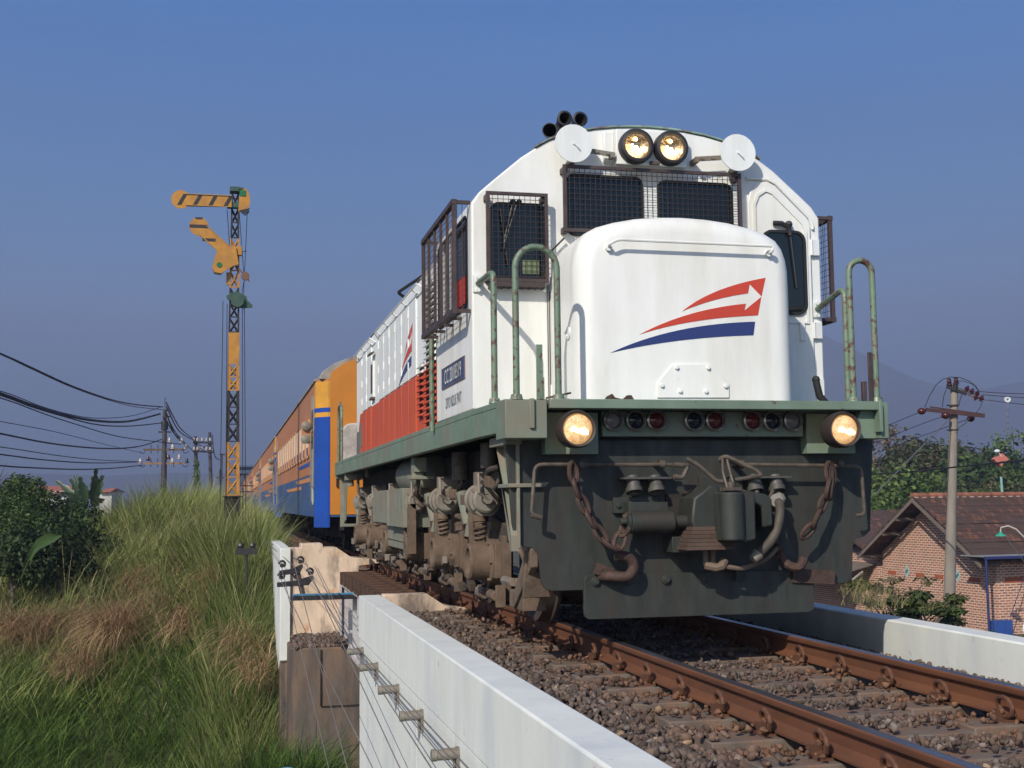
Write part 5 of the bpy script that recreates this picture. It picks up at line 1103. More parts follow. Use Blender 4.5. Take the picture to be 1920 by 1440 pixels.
def slope(sgn):
    k=MB(); n_=11
    y0=W_/2; ye=-EO if sgn<0 else W_+EO
    for i in range(n_):
        a=i/n_;c=(i+1)/n_; ya=lerp(y0,ye,a); yc=lerp(y0,ye,c); za=ZA+.14-abs(ya-y0)*sl_; zc=ZA+.14-abs(yc-y0)*sl_
        k.add([(-OV,ya,za),(LEN+OV,ya,za),(LEN+OV,yc,zc+.035),(-OV,yc,zc+.035),(-OV,yc,zc-.03),(LEN+OV,yc,zc-.03),(-OV,ya,za-.06),(LEN+OV,ya,za-.06)],[(0,1,2,3),(3,2,5,4),(6,4,5,7),(0,3,4,6),(1,7,5,2)])
    return build('roof',k,tile,hs,local=True,smooth=False)
ra=slope(-1); rb_=slope(1)
k=MB(); x=-OV
while x<LEN+OV: k.cyl((x,W_/2,ZA+.13),(x+.27,W_/2,ZA+.16),.12,.10,n=10); x+=.26
build('ridge_tiles',k,mat('ridge_tile_red',(.25,.095,.055),.85,var=.3,vs=3),ra,local=True)
k=MB(); x=-OV
while x<LEN+OV: k.obox((x+.1,W_/2-.11,ZA+.05),(.17,.03,.10),(0,0,0)); x+=.34
build('ridge_mortar',k,mat('pale_ridge_mortar',(.48,.40,.36),.9,var=.2),ra,local=True)
k=MB()
for s,ye in ((-1,-EO),(1,W_+EO)):
    a=Vector((-OV-.02,W_/2,ZA+.06)); b_=Vector((-OV-.02,ye,ZA+.08-abs(ye-W_/2)*sl_)); k.prism([(a.y,a.z),(b_.y,b_.z),(b_.y,b_.z-.13),(a.y,a.z-.15)],'x',-OV-.03,-OV-.004)
build('barge_board',k,wood,hs,local=True)
for yy in (W_+.2,W_*.80,W_*.66,W_*.34,W_*.2,-.2):
    k=MB(); z=ZA-.02-abs(yy-W_/2)*sl_; k.box(-OV,.0,yy-.04,yy+.04,z-.10,z-.0); build('purlin_end',k,wood,hs,local=True)
for yy in (W_*.765,W_*.31):
    k=MB(); k.prism([(yy-.17,-1.86),(yy,-1.60),(yy+.17,-1.86),(yy,-2.14)],'x',-.012,.002); v_=build('diamond_vent',k,mat('pale_green_vent_block',(.36,.46,.42),.7,var=.2),hs,local=True)
    k=MB(); k.prism([(yy-.10,-1.84),(yy-.06,-1.76),(yy+.10,-1.90),(yy+.05,-1.98)],'x',-.016,-.0125); build('vent_slot_shade',k,mat('teal_shadow_slot',(.06,.14,.16),.7),v_,local=True)  # raised flat patch; the slot's shadow is put into its teal colour
for yy,w in ((W_*.91,.26),(W_*.64,.26),(W_*.47,.24),(W_*.17,.30)):
    k=MB(); k.box(-.008,.002,yy-w,yy+w,-2.04,-1.88) ; build('red_tile_band',k,mat('solid_red_brick_band',(.34,.085,.035),.9,var=.1),hs,local=True)
k=MB(); k.box(.35,2.3,-.008,.002,-2.02,-1.84); build('red_tile_band',k,MATS['solid_red_brick_band'],hs,local=True)
k=MB(); k.box(2.35,2.62,-.03,-.0,ZB,-1.5); build('pilaster',k,mat('dark_brick_pilaster',(.10,.05,.035),.9),hs,local=True)
# awning with blue posts
AQ=Vector((PQ.x,PQ.y,0))-gx*.95
aw=empty('awning',(AQ.x,AQ.y,.50),'low awning with blue posts and beam in front of the brick house side wall','awning'); aw.rotation_euler=(0,0,ang)
k=MB(); k.box(-.02,7,-1.5,-.22,-1.60,-1.56); build('sheet',k,mat('grey_sheet_roof',(.22,.22,.22),.7),aw,local=True)
k=MB(); k.box(-.06,7,-1.55,-1.48,-1.66,-1.57); build('beam',k,bluepost,aw,local=True)
for x in (0,3.5): k=MB(); k.cyl((x,-1.5,-4.6),(x,-1.5,-1.66),.042,n=10); build('post',k,bluepost,aw,local=True)
k=MB(); k.tube([(2.2,-1.0,-1.7),(1.0,-1.3,-3.6)],.014,5); k.tube([(1.6,-1.5,-1.66),(2.6,-1.5,-1.5)],.03,6); build('brace',k,bluepost,aw,local=True)
def hloc(x,y,z): p=Vector((PR.x,PR.y,0))+gx*x+gy*y; return (p.x,p.y,z)
bx_=empty('blue_box',(AQ+gx*.45+gy*-1.4+Vector((0,0,-3.78)))[:],'small blue metal cabinet at the foot of the blue awning post','cabinet'); bx_.rotation_euler=(0,0,ang)
k=MB(); k.box(-.25,.45,-.15,.15,0,.62); build('body',k,mat('blue_box_paint',(.025,.07,.26),.5),bx_,local=True,bevel=.01); k=MB(); k.box(-.22,.08,-.165,-.152,.05,.57); k.box(.11,.42,-.165,-.152,.05,.57); build('door',k,mat('blue_box_paint',(.025,.07,.26),.5),bx_,local=True)
wh=empty('white_ornament',(AQ+gx*1.75+gy*-1.3+Vector((0,0,-3.78)))[:],'white wheel shaped cast ornament beside the brick wall','ornament'); wh.rotation_euler=(0,0,ang)
k=MB(); k.tube([(.24*math.cos(q*PI/8),0,.28+.26*math.sin(q*PI/8)) for q in range(16)],.03,6,closed=True)
for q in range(4): k.tube([(.24*math.cos(q*PI/4),0,.28+.26*math.sin(q*PI/4)),(-.24*math.cos(q*PI/4),0,.28-.26*math.sin(q*PI/4))],.018,5)
k.ball((0,0,.28),.06,8); k.cyl((0,0,.5),(0,0,.85),.03,.01,n=8); k.box(-.25,.25,-.05,.05,-.08,.02); build('wheel',k,mat('white_cast_paint',(.7,.7,.66),.6),wh,local=True)
k=MB(); k.box(-3.5,8.5,-4.6,-1.9,-4.3,-3.80); k.box(-1.9,8.5,-4.8,-4.6,-4.5,-3.86)
tr=build('terrace',k,mat('red_terrace_floor',(.24,.115,.095),.8,var=.2),local=True); tr.rotation_euler=(0,0,ang); tr.location=(PR.x,PR.y,0); tag(tr,'low red topped terrace in front of the brick house','terrace')
# street lamp over the roof
sl2=empty('wall_lamp',tuple(pt(1925,1010,38)),'small green shaded lamp on a thin curved arm, in front of the tiled roof','lamp')
k=MB(); k.tube([pt(1960,1060,38),pt(1925,1012,38),pt(1905,992,38),pt(1890,986,38),pt(1877,989,38),pt(1876,996,38)],.022,6); build('arm',k,mat('pale_lamp_arm',(.5,.45,.40),.5),sl2)
p=pt(1876,996,38); k=MB(); k.lathe([(.03,0),(.05,-.06),(.16,-.13),(.17,-.15),(.13,-.14)],tuple(p),(0,0,1),14); build('shade',k,mat('green_enamel_shade',(.03,.32,.20),.4),sl2)
k=MB(); k.tube([pt(1884,1003,38),pt(1940,1080,38)],.010,4); build('stay_wire',k,wireg,sl2)
# second brick building to the left, half hidden by the locomotive
h2=empty('brick_annex',(pt(1640,1100,50).x,pt(1640,1100,50).y,0),'low brick outbuilding with a tiled roof, between the locomotive and the gable house','outbuilding'); h2.rotation_euler=(0,0,ang)
k=MB(); k.box(-.2,5,-.5,7,ZB,-1.35); build('wall',k,brick,h2,local=True)
k=MB(); k.prism([(-1.0,-1.3),(3,.35),(7.6,-1.3),(7.6,-1.4),(3,.22),(-1.0,-1.4)],'x',-.8,5.6); build('roof',k,tile,h2,local=True,smooth=False)
k=MB(); k.obox((-1.1,2.6,-1.95),(1.8,6.2,.05),(0,R(-13),0)); k.tube([(-1.7,.2,-2.15),(-.2,.2,-2.5)],.03,5); build('lean_to_roof',k,wood,h2,local=True)
k=MB(); k.box(-.21,-.2,3.4,4.2,-2.0,-1.85); build('red_tile_band',k,MATS['solid_red_brick_band'],h2,local=True)
k=MB(); k.tube([pt(1598,1088,40),pt(1618,1072,40)],.05,6); o=build('pipe_end',k,grim); tag(o,'short grey pipe sticking out beside the brick outbuilding','pipe')
# far things
def mast_():
    r=empty('radio_mast',tuple(pt(1889,850,300)),'thin radio mast with a round white dish on top, far off at the right','radio mast'); k=MB(); k.tube([pt(1889,752,300),pt(1889,900,300)],.10,4); build('mast',k,wireg,r)
    for yy in (769,782,793,804,816): k=MB(); P=pt(1887,yy,300);Q=pt(1891.5,yy,300); k.tube([P,Q],.12,4); build('red_band',k,mat('mast_band_grey',(.10,.09,.09),.7),r)
    k=MB(); p=pt(1889,749,300); k.lathe([(.22,0),(.35,-.1),(.78,-.1),(.72,.15),(.3,.1)],tuple(p),(-.4,-.9,0),18); build('dish',k,mat('white_dish',(.8,.8,.78),.5),r)
mast_()
fl=empty('red_balloon_sign',tuple(pt(1876,905,60)),'faded red cloth bundle and white ball on a thin green pole among the trees','pole with cloth')
k=MB(); k.cyl(tuple(pt(1879,925,60)),tuple(pt(1877,894,60)),.06,n=8); k.cyl(tuple(pt(1882,1000,60)),tuple(pt(1879,925,60)),.07,n=8); build('pole',k,mat('pale_green_pole',(.22,.42,.36),.6),fl)
k=MB(); 
for tri in (((1864,861),(1880,850),(1877,866),(1870,869)),((1880,850),(1893,862),(1884,865),(1877,866)),((1872,866),(1884,863),(1878,876)) ):
    pl=[pt(a,b_,60) for a,b_ in tri]; n_=len(pl); back=[p+Vector((.05,.35,.0)) for p in pl]; k.add([tuple(p) for p in pl+back],[tuple(range(n_)),tuple(range(2*n_-1,n_-1,-1))]+[(i,i+n_,(i+1)%n_+n_,(i+1)%n_) for i in range(n_)])
build('red_cloth',k,mat('faded_red_cloth',(.50,.16,.12),.9),fl)
k=MB(); k.ball(tuple(pt(1870,846,60)),.12,10,sc=(1.3,1,.8)); k.tube([pt(1872,848,60),pt(1878,856,60)],.02,5); build('white_ball',k,mat('white_plastic',(.7,.7,.7),.5),fl)
fh=empty('far_roof',tuple(pt(60,925,95)),'long red tiled roof behind the bushes at the far left','house')
P_=pt(-60,930,95);Q_=pt(122,930,95); k=MB(); d=(Q_-P_); d.z=0; n0=Vector((-d.y,d.x,0)).normalized()
z0=pt(0,922,95).z; z1=pt(0,911,95).z
def quadbox(k,A,B,n0,z0,z1,dep): 
    k.add([(A.x,A.y,z0),(B.x,B.y,z0),(B.x+n0.x*dep*.8,B.y+n0.y*dep*.8,z1),(A.x+n0.x*dep,A.y+n0.y*dep,z1),(A.x+2*n0.x*dep,A.y+2*n0.y*dep,z0),(B.x+2*n0.x*dep,B.y+2*n0.y*dep,z0)],[(0,1,2,3),(3,2,5,4),(0,3,4),(1,5,2),(0,4,5,1)])
quadbox(k,P_,Q_,n0,z0-.2,z1,3); build('roof',k,mat('far_red_tiles',(.36,.115,.075),.85,var=.1),fh)
k=MB(); k.add([(P_.x+n0.x*.4,P_.y+n0.y*.4,-4),(Q_.x+n0.x*.4,Q_.y+n0.y*.4,-4),(Q_.x+n0.x*5,Q_.y+n0.y*5,-4),(P_.x+n0.x*5,P_.y+n0.y*5,-4)]+[(P_.x+n0.x*.4,P_.y+n0.y*.4,z0),(Q_.x+n0.x*.4,Q_.y+n0.y*.4,z0),(Q_.x+n0.x*5,Q_.y+n0.y*5,z0),(P_.x+n0.x*5,P_.y+n0.y*5,z0)],[(0,1,5,4),(1,2,6,5),(2,3,7,6),(3,0,4,7),(4,5,6,7)]); build('wall',k,mat('far_pale_wall',(.5,.48,.45),.9),fh)
fh=empty('far_house',tuple(pt(198,930,95)),'small far house with a red roof and pale wall, right of the banana plants','house')
P_=pt(184,930,95);Q_=pt(206,930,95); k=MB(); z0=pt(0,925,95).z; z1=pt(0,917,95).z; quadbox(k,P_,Q_,n0,z0,z1,2); build('roof',k,MATS['far_red_tiles'],fh)
k=MB(); k.add([(P_.x+n0.x*.4,P_.y+n0.y*.4,-4),(Q_.x+n0.x*.4,Q_.y+n0.y*.4,-4),(Q_.x+n0.x*3,Q_.y+n0.y*3,-4),(P_.x+n0.x*3,P_.y+n0.y*3,-4)]+[(P_.x+n0.x*.4,P_.y+n0.y*.4,z0),(Q_.x+n0.x*.4,Q_.y+n0.y*.4,z0),(Q_.x+n0.x*3,Q_.y+n0.y*3,z0),(P_.x+n0.x*3,P_.y+n0.y*3,z0)],[(0,1,5,4),(1,2,6,5),(2,3,7,6),(3,0,4,7),(4,5,6,7)]); build('wall',k,mat('far_pale_wall',(.5,.48,.45),.9),fh)
st_=empty('station_canopy',tuple(pt(480,890,170)),'low blue grey station canopy far down the line, between the mast and the coaches','canopy')
k=MB(); A_=pt(449,876,170);B_=pt(475,876,170); C_=pt(449,888,170); k.box(A_.x,B_.x,A_.y,A_.y+10,C_.z,A_.z); k.box(A_.x-1,B_.x+1,A_.y-.5,A_.y+10.5,A_.z,A_.z+.25); build('roof',k,mat('blue_grey_sheet',(.06,.10,.17),.6),st_)
k=MB()
for i in range(4): x=lerp(A_.x+.2,B_.x-.2,i/3); k.cyl((x,A_.y+1,-1),(x,A_.y+1,C_.z),.1,n=6)
build('columns',k,poled,st_)
# ================================================================== PLANTS
leafm=mat('leaf',(1,1,1),.6,attr='tint',spec=.3); grassm=mat('grass_blade',(1,1,1),.7,attr='tint',spec=.2)
for M_ in (leafm,grassm):
    b_=M_.node_tree.nodes['Principled BSDF']; b_.inputs['Subsurface Weight'].default_value=0
    t_=M_.node_tree; tr_=t_.nodes.new('ShaderNodeBsdfTranslucent'); mx_=t_.nodes.new('ShaderNodeMixShader'); mx_.inputs[0].default_value=.32
    at_=[n_ for n_ in t_.nodes if n_.type=='ATTRIBUTE'][0]; t_.links.new(at_.outputs['Color'],tr_.inputs['Color']); t_.links.new(b_.outputs[0],mx_.inputs[1]); t_.links.new(tr_.outputs[0],mx_.inputs[2]); t_.links.new(mx_.outputs[0],t_.nodes['Material Output'].inputs['Surface'])
bark=mat('bark',(.11,.085,.065),.95,var=.3,vs=8)
def blades(px,py,pz,L_,w,az,lean,curl,col,nseg=3):
    """ribbon grass blades; lean = start tilt, curl = extra tilt towards the tip (radians)"""
    n=len(px); Vs=[]; P=np.stack([px,py,pz],1); d=np.stack([np.cos(az),np.sin(az)],1); side=np.stack([-np.sin(az+.6),np.cos(az+.6),np.zeros(n)],1)
    for s in range(nseg+1):
        t=s/nseg; ww=w*(1-t)**.7 if s<nseg else w*.08
        Vs.append(P-side*ww[:,None]/2); Vs.append(P+side*ww[:,None]/2)
        th=lean+curl*(t+.5/nseg); st=L_/nseg
        P=P+np.stack([d[:,0]*np.sin(th)*st,d[:,1]*np.sin(th)*st,np.cos(th)*st],1)
    V=np.stack(Vs,1).reshape(-1,3); k=2*(nseg+1); b0=np.arange(n)*k
    F=np.concatenate([np.stack([b0+2*s,b0+2*s+1,b0+2*s+3,b0+2*s+2],1)[:,None] for s in range(nseg)],1).reshape(-1,4)
    return V,F,np.repeat(col,nseg,0)
def tuft_field(cx,cy,nb,rad,hmean,wmean,cfun,rng,leanm=.25,curlm=.7,z=None):
    n=len(cx)*nb; i=np.repeat(np.arange(len(cx)),nb); a=rng.uniform(0,2*PI,n); rr=rad*np.sqrt(rng.random(n)); px=cx[i]+rr*np.cos(a); py=cy[i]+rr*np.sin(a)
    pz=hgt(px,py)-.03 if z is None else z[i]
    hm=(hmean if np.ndim(hmean)==0 else hmean[i]); L_=hm*rng.uniform(.5,1.25,n); w=wmean*rng.uniform(.5,1.9,n); az=a+rng.normal(0,.7,n)
    wind=-.5; az=np.where(rng.random(n)<.3,wind+rng.normal(0,.5,n),az)
    return blades(px,py,pz,L_,w,az,np.abs(rng.normal(0,leanm,n))+rr/rad*.15,np.abs(rng.normal(curlm,.35,n)),cfun(n,i,rng))
def mixcol(a,b_,spread=.25):
    a=np.array(a);b_=np.array(b_)
    def f(n,i,rng):
        ct=rng.random(i.max()+1)[i]; t=np.clip(ct+rng.normal(0,.25,n),0,1)[:,None]; return (a*(1-t)+b_*t)*rng.uniform(1-spread,1+spread,(n,1))
    return f
def emit_field(name,parts,label):
    V=[];F=[];Cc=[];o=0
    for v,f,c in parts: V.append(v);F.append(f+o);Cc.append(c);o+=len(v)
    ob=soup(name,np.concatenate(V),np.concatenate(F),grassm,np.concatenate(Cc)); tag(ob,label,'grass'); return ob
rng=np.random.default_rng(21)
olive=mixcol((.135,.195,.045),(.31,.33,.105),.6); lush=mixcol((.050,.110,.018),(.105,.165,.035),.5); straw=mixcol((.40,.25,.13),(.52,.37,.21)); deep=mixcol((.07,.10,.028),(.15,.165,.05))
# tall olive grass on the embankment
def wild(cx,cy,nb,rad,h,w,cf,lm=.3,cm=.8): return tuft_field(cx,cy,nb,rad,h,w,cf,rng,lm,cm)
pale=mixcol((.27,.28,.11),(.42,.39,.19)); shade=mixcol((.07,.10,.025),(.13,.15,.045))  # shade: darker low blades, shadow between clumps put into colour
n=2600; cx=rng.uniform(-16,-2.25,n); cy=14.8+22*rng.random(n)**.9
clump=.5+.5*np.sin(cx*1.9+cy*.7)*np.sin(cy*1.3-cx*.6)
hh=.38+.45*clump+.35*rng.random(n)
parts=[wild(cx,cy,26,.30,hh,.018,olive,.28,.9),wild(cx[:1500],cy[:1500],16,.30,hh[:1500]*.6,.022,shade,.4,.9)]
n=1500; cx2=rng.uniform(-14,-2.35,n); cy2=rng.uniform(15.5,35,n); parts.append(wild(cx2,cy2,9,.28,1.0+.3*rng.random(n),.013,pale,.22,.8))
n=260; cx2=rng.uniform(-12,-2.6,n); cy2=rng.uniform(15,30,n); parts.append(wild(cx2,cy2,22,.12,.9+.4*rng.random(n),.017,mixcol((.13,.20,.045),(.26,.30,.09)),.5,1.1))
emit_field('tall_grass',parts,'tall olive green grass covering the embankment left of the train')
n=900; cx=rng.uniform(-7.5,-2.35,n); cy=rng.uniform(24,36,n)
hh=.95*np.exp(-((cx+4.3)/1.9)**2)+.35; n2=520; cx3=rng.uniform(-3.9,-2.3,n2); cy3=rng.uniform(16.2,27,n2)
emit_field('bank_edge_grass',[wild(cx3,cy3,26,.25,.38+.30*rng.random(n2),.016,mixcol((.075,.11,.028),(.15,.17,.055)),.25,.8)],'tall grass in dark shade colours between the signal mast and the coaches')  # shadow near the mast is put into the darker grass colour
n2=90; cx3=rng.uniform(-2.6,-1.73,n2); cy3=rng.uniform(9.3,10.8,n2)
emit_field('pier_foot_grass',[tuft_field(cx3,cy3,26,.15,.95,.014,lush,rng,.3,.9,z=-3.15+.25*(rng.random(n2)-.5))],'green grass covering the foot of the bridge pier')
emit_field('crest_grass',[wild(cx,cy,32,.35,hh*1.25,.018,olive,.22,.8),wild(cx[:500],cy[:500],7,.35,hh[:500]*1.45,.013,pale,.25,.7),wild(cx[:600],cy[:600],14,.35,hh[:600]*.8,.024,shade,.4,.7)],'dense mound of tall grass on the crest below the utility poles')
n=2300; cx=rng.uniform(-12,-2.0,n); cy=rng.uniform(9.0,16.6,n); lushb=mixcol((.11,.205,.03),(.19,.27,.06))
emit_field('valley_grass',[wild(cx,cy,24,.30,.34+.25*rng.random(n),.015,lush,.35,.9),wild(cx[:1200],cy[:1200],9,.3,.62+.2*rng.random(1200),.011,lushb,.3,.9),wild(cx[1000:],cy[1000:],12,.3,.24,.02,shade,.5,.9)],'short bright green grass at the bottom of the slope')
n=330; cx=rng.uniform(-3.3,-2.28,n); cy=rng.uniform(11.6,17.5,n); hh=.75+.55*rng.random(n); emit_field('reeds',[wild(cx,cy,18,.2,hh,.014,mixcol((.12,.185,.040),(.23,.27,.085)),.14,.55),wild(cx,cy,6,.2,hh*1.15,.011,pale,.16,.6),wild(cx,cy,9,.2,hh*.6,.02,shade,.3,.6)],'tall reeds standing against the white wing wall')
def thatch(cx,cy,zt,n,rad,L0,label):
    nc=max(4,n//60); ca=rng.uniform(0,2*PI,nc); cr=rad*.7*np.sqrt(rng.random(nc)); i=rng.integers(0,nc,n); px=cx+cr[i]*np.cos(ca[i])+rng.normal(0,.07,n); py=cy+cr[i]*np.sin(ca[i])+rng.normal(0,.07,n); pz=zt-.25*cr[i]/rad+rng.normal(0,.10,n)-.25*rng.random(n)
    az=rng.normal(-1.9,1.3,n); return blades(px,py,pz,L0*rng.uniform(.35,1.25,n),rng.uniform(.007,.017,n),az,rng.uniform(.1,1.2,n),rng.uniform(1.0,2.4,n),(straw(n,i,rng)*rng.uniform(.45,1.25,(n,1))),5)
tp=[]
for (a,b_,D,nn,rad,L0) in ((225,1160,22.8,1100,.60,1.05),(215,1150,23.2,500,.8,1.1),(360,1235,21.6,750,.60,.8),(395,1205,22,350,.5,.7),(120,1150,23.2,320,.6,.9),(60,1165,23,500,.7,.9),(10,1160,23,450,.6,.9),(130,1215,22.3,260,.45,.6),(270,1120,24.5,250,.5,.8),(300,1190,23,300,.5,.7),(330,1150,23.5,200,.8,.8),(420,1160,22,160,.6,.8),(455,1180,20,260,.4,.8),(480,1230,19,220,.35,.7),(170,1230,22,400,.5,.7)):
    p=pt(a,b_,D); g_=float(hgt(p.x,p.y)); tp.append(thatch(p.x,p.y,max(p.z,g_+.5),nn,rad,L0,''))
emit_field('dry_grass',tp,'drooping dry brown thatches of dead grass half way down the slope')
p=[]
for a,b_,D in ((225,1170,22),(60,1180,22.3),(360,1240,20.8),(140,1200,22)):
    q=pt(a,b_,D); nn=26; xx=q.x+rng.normal(0,.6,nn); yy=q.y+rng.normal(0,.4,nn); p.append(tuft_field(xx,yy,8,.12,.85,.013,olive,rng,.35,1.0))
emit_field('green_tufts',p,'green tufts growing through the dry grass thatches')
n=500; cx=rng.uniform(-2.75,-2.0,n); cy=rng.uniform(16,44,n); emit_field('trackside_weeds',[wild(cx,cy,22,.22,.30+.25*rng.random(n),.014,deep)],'low dark weeds along the ballast beside the coaches')
p=[]
for a,b_,D in ((1598,1122,16),(1612,1116,17),(1632,1126,16),(1585,1118,15),(1650,1130,18)):
    q=pt(a,b_+14,D); nn=4; xx=q.x+rng.normal(0,.20,nn); yy=q.y+rng.normal(0,.3,nn); p.append(tuft_field(xx,yy,9,.08,.42,.008,mixcol((.20,.19,.08),(.33,.27,.14)),rng,.18,.7,z=np.full(nn,q.z)))
emit_field('straw_weeds',p,'pale straw weeds behind the right parapet beside the locomotive')
# ---- leafy things
def leaves(centres,radii,n,size,col,rng,flat=.5,hollow=.45):
    centres=np.array(centres,float); radii=np.array(radii,float)
    if radii.ndim==1: radii=np.stack([radii]*3,1)
    vol=radii.prod(1)**(2/3); idx=rng.choice(len(centres),n,p=vol/vol.sum()); u=rng.normal(size=(n,3)); u/=np.linalg.norm(u,axis=1)[:,None]; r=(hollow+(1-hollow)*rng.random(n)**.6)*(1+.12*rng.normal(size=n))
    # sub clumps
    P=centres[idx]+u*r[:,None]*radii[idx]
    nrm=u+rng.normal(0,.7,(n,3)); nrm[:,2]+=flat; nrm/=np.linalg.norm(nrm,axis=1)[:,None]
    t=np.cross(nrm,rng.normal(size=(n,3))); t/=np.linalg.norm(t,axis=1)[:,None]; b_=np.cross(nrm,t); s=size*rng.uniform(.6,1.4,n)[:,None]
    V=np.stack([P-t*s,P+b_*s*.5+nrm*s*.12,P+t*s,P-b_*s*.5+nrm*s*.12],1).reshape(-1,3); F=np.arange(4*n).reshape(n,4)
    col=np.array(col); c=col[rng.integers(0,len(col),len(centres))][idx]*rng.uniform(.6,1.45,(n,1)); return V,F,c
def clusters(c,R_,n,r,rng,squash=.8):
    o=[];q=[]
    for i in range(n):
        u=rng.normal(size=3); u/=np.linalg.norm(u); u[2]=abs(u[2])*1.0 if rng.random()<.75 else u[2]; rr=R_*rng.uniform(.55,1.0); o.append((c[0]+u[0]*rr,c[1]+u[1]*rr,c[2]+u[2]*rr*squash)); q.append(r*rng.uniform(.6,1.3))
    return o,q
def tree(name,base,top,R_,ncl,rcl,nl,ls,cols,label,cat='tree',group=None,seed=1,squash=.8,hollow=.4,tr=.18,limbs=6):
    rng=np.random.default_rng(seed); r=empty(name,base,label,cat,group); c=(top[0],top[1],top[2]-R_*squash)
    cc,qq=clusters(c,R_,ncl,rcl,rng,squash); V,F,col=leaves(cc,qq,nl,ls,cols,rng,hollow=hollow)
    V=V-np.array(base); soup('crown',V,F,leafm,col,None,r)
    k=MB(); B_=Vector(base); C_=Vector(c); k.tube([B_,B_.lerp(C_,.5)+Vector((.1*R_,0,0)),C_],tr,8,rs=[tr,tr*.75,tr*.4])
    for i in range(min(limbs,len(cc))): k.tube([B_.lerp(C_,.55),(B_.lerp(C_,.7)+Vector(cc[i]))/2,Vector(cc[i])],tr*.3,5,rs=[tr*.35,tr*.22,tr*.08])
    build('trunk',k,bark,r); return r
dk=[(.050,.070,.024),(.070,.085,.030),(.095,.090,.038),(.12,.095,.052)]; gr=[(.050,.095,.024),(.080,.125,.032),(.040,.075,.020)]; br_=[(.17,.14,.085),(.15,.145,.065),(.19,.14,.11),(.11,.13,.05)]; lg=[(.13,.19,.042),(.10,.15,.035)]
G='trees behind the brick house'
specs=[((1700,848),85,4.2,26,1.5,5200,.22,dk,'broad dark olive tree behind the roof, directly left of the concrete pole'),
 ((1760,842),92,4.6,28,1.6,5200,.24,dk,'dark brownish tree crown directly behind the concrete pole'),
 ((1815,862),88,3.6,22,1.4,3600,.22,dk,'lower dark crown just right of the concrete pole'),
 ((1862,852),84,4.2,26,1.4,4800,.22,gr,'green tree crown behind the red cloth'),
 ((1925,846),90,5.0,28,1.6,5200,.24,gr,'tall green tree at the right edge of the photo'),
 ((1655,880),70,3.2,22,1.1,4000,.17,lg,'bright yellow green bush tree at the locomotive side, left end of the wood'),
 ((1715,905),68,3.0,22,1.0,4200,.16,gr,'mid green bush just above the house roof, left of the concrete pole'),
 ((1850,905),72,3.6,22,1.2,4200,.18,gr,'dark green bush just above the roof ridge, right of the concrete pole'),
 ((1920,900),72,3.4,22,1.2,3600,.18,dk,'dark bush above the roof ridge at the right edge'),
 ((1640,925),64,2.4,18,.9,3200,.15,lg,'bright low bush below the wood, beside the locomotive'),
 ((1785,915),66,2.6,18,.9,2600,.15,dk,'dark bush immediately right of the concrete pole above the ridge'),
 ((1540,850),85,4.6,26,1.5,3000,.24,dk,'tree mostly hidden behind the locomotive'),((1600,880),75,4,24,1.3,3000,.22,dk,'dark tree half hidden behind the pilot plate of the locomotive')]
for i,(px_,D,R_,nc,rc,nl,ls,cols,lb) in enumerate(specs):
    t_=pt(*px_,D); tree('broadleaf_tree',(t_.x,t_.y,-4),(t_.x,t_.y,t_.z),R_,nc,rc,nl,ls,cols,lb,group=G,seed=30+i)
for px_,D,lb,cols,R_,nl in (((1700,794),95,'sparse pinkish brown tree rising above the wood left of the concrete pole',br_,5.0,2600),((1900,806),95,'thin feathery tree rising above the wood at the right edge',lg,4.0,900),((1785,835),100,'wispy treetop with scattered leaves right of the concrete pole',br_,3.2,500)):
    t_=pt(*px_,D); tree('sparse_tree',(t_.x,t_.y,-4),(t_.x,t_.y,t_.z),R_,26,.75,nl,.16,cols,lb,group='sparse trees above the wood',seed=int(px_[0]),squash=.75,hollow=.1,limbs=26,tr=.22)
# shrub behind the right parapet
def shrub(px_,D,R_,n,cols,lb,seed,ls=.045):
    t_=pt(*px_,D); rng=np.random.default_rng(seed); r=empty('shrub',(t_.x,t_.y,t_.z-R_*1.6),lb,'shrub'); cc=[];qq=[]
    for i in range(11): a=rng.uniform(0,2*PI); rr=R_*rng.uniform(.2,1.0); cc.append((t_.x+rr*math.cos(a)*1.3,t_.y+rr*math.sin(a),t_.z-R_*.9+R_*rng.uniform(-.5,.9))); qq.append((R_*.42,R_*.42,R_*.16))
    V,F,c=leaves(cc,qq,n,ls,cols,rng,hollow=.1,flat=1.2); soup('foliage',V-np.array(r.location),F,leafm,c,None,r)
    k=MB(); b0=Vector(r.location)
    for q in cc: k.tube([b0,(b0+Vector(q))/2+Vector((0,0,.1)),Vector(q)],.012,5,rs=[.016,.011,.005])
    build('stem',k,bark,r)
shrub((1712,1085),19,.62,3000,[(.075,.09,.03),(.10,.11,.035),(.055,.07,.025)],'feathery dark green shrub over the right parapet, left of the concrete pole',5)
shrub((1668,1075),20,.55,700,[(.09,.10,.04),(.12,.11,.05)],'thin shrub over the right parapet, next to the locomotive',6,.04)
shrub((1735,1108),17,.42,2000,[(.05,.075,.022),(.08,.10,.03)],'low leafy branch over the right parapet, touching the concrete pole',7)
shrub((1860,1180),30,.35,300,[(.07,.09,.03)],'small weed on the terrace below the blue post',8)
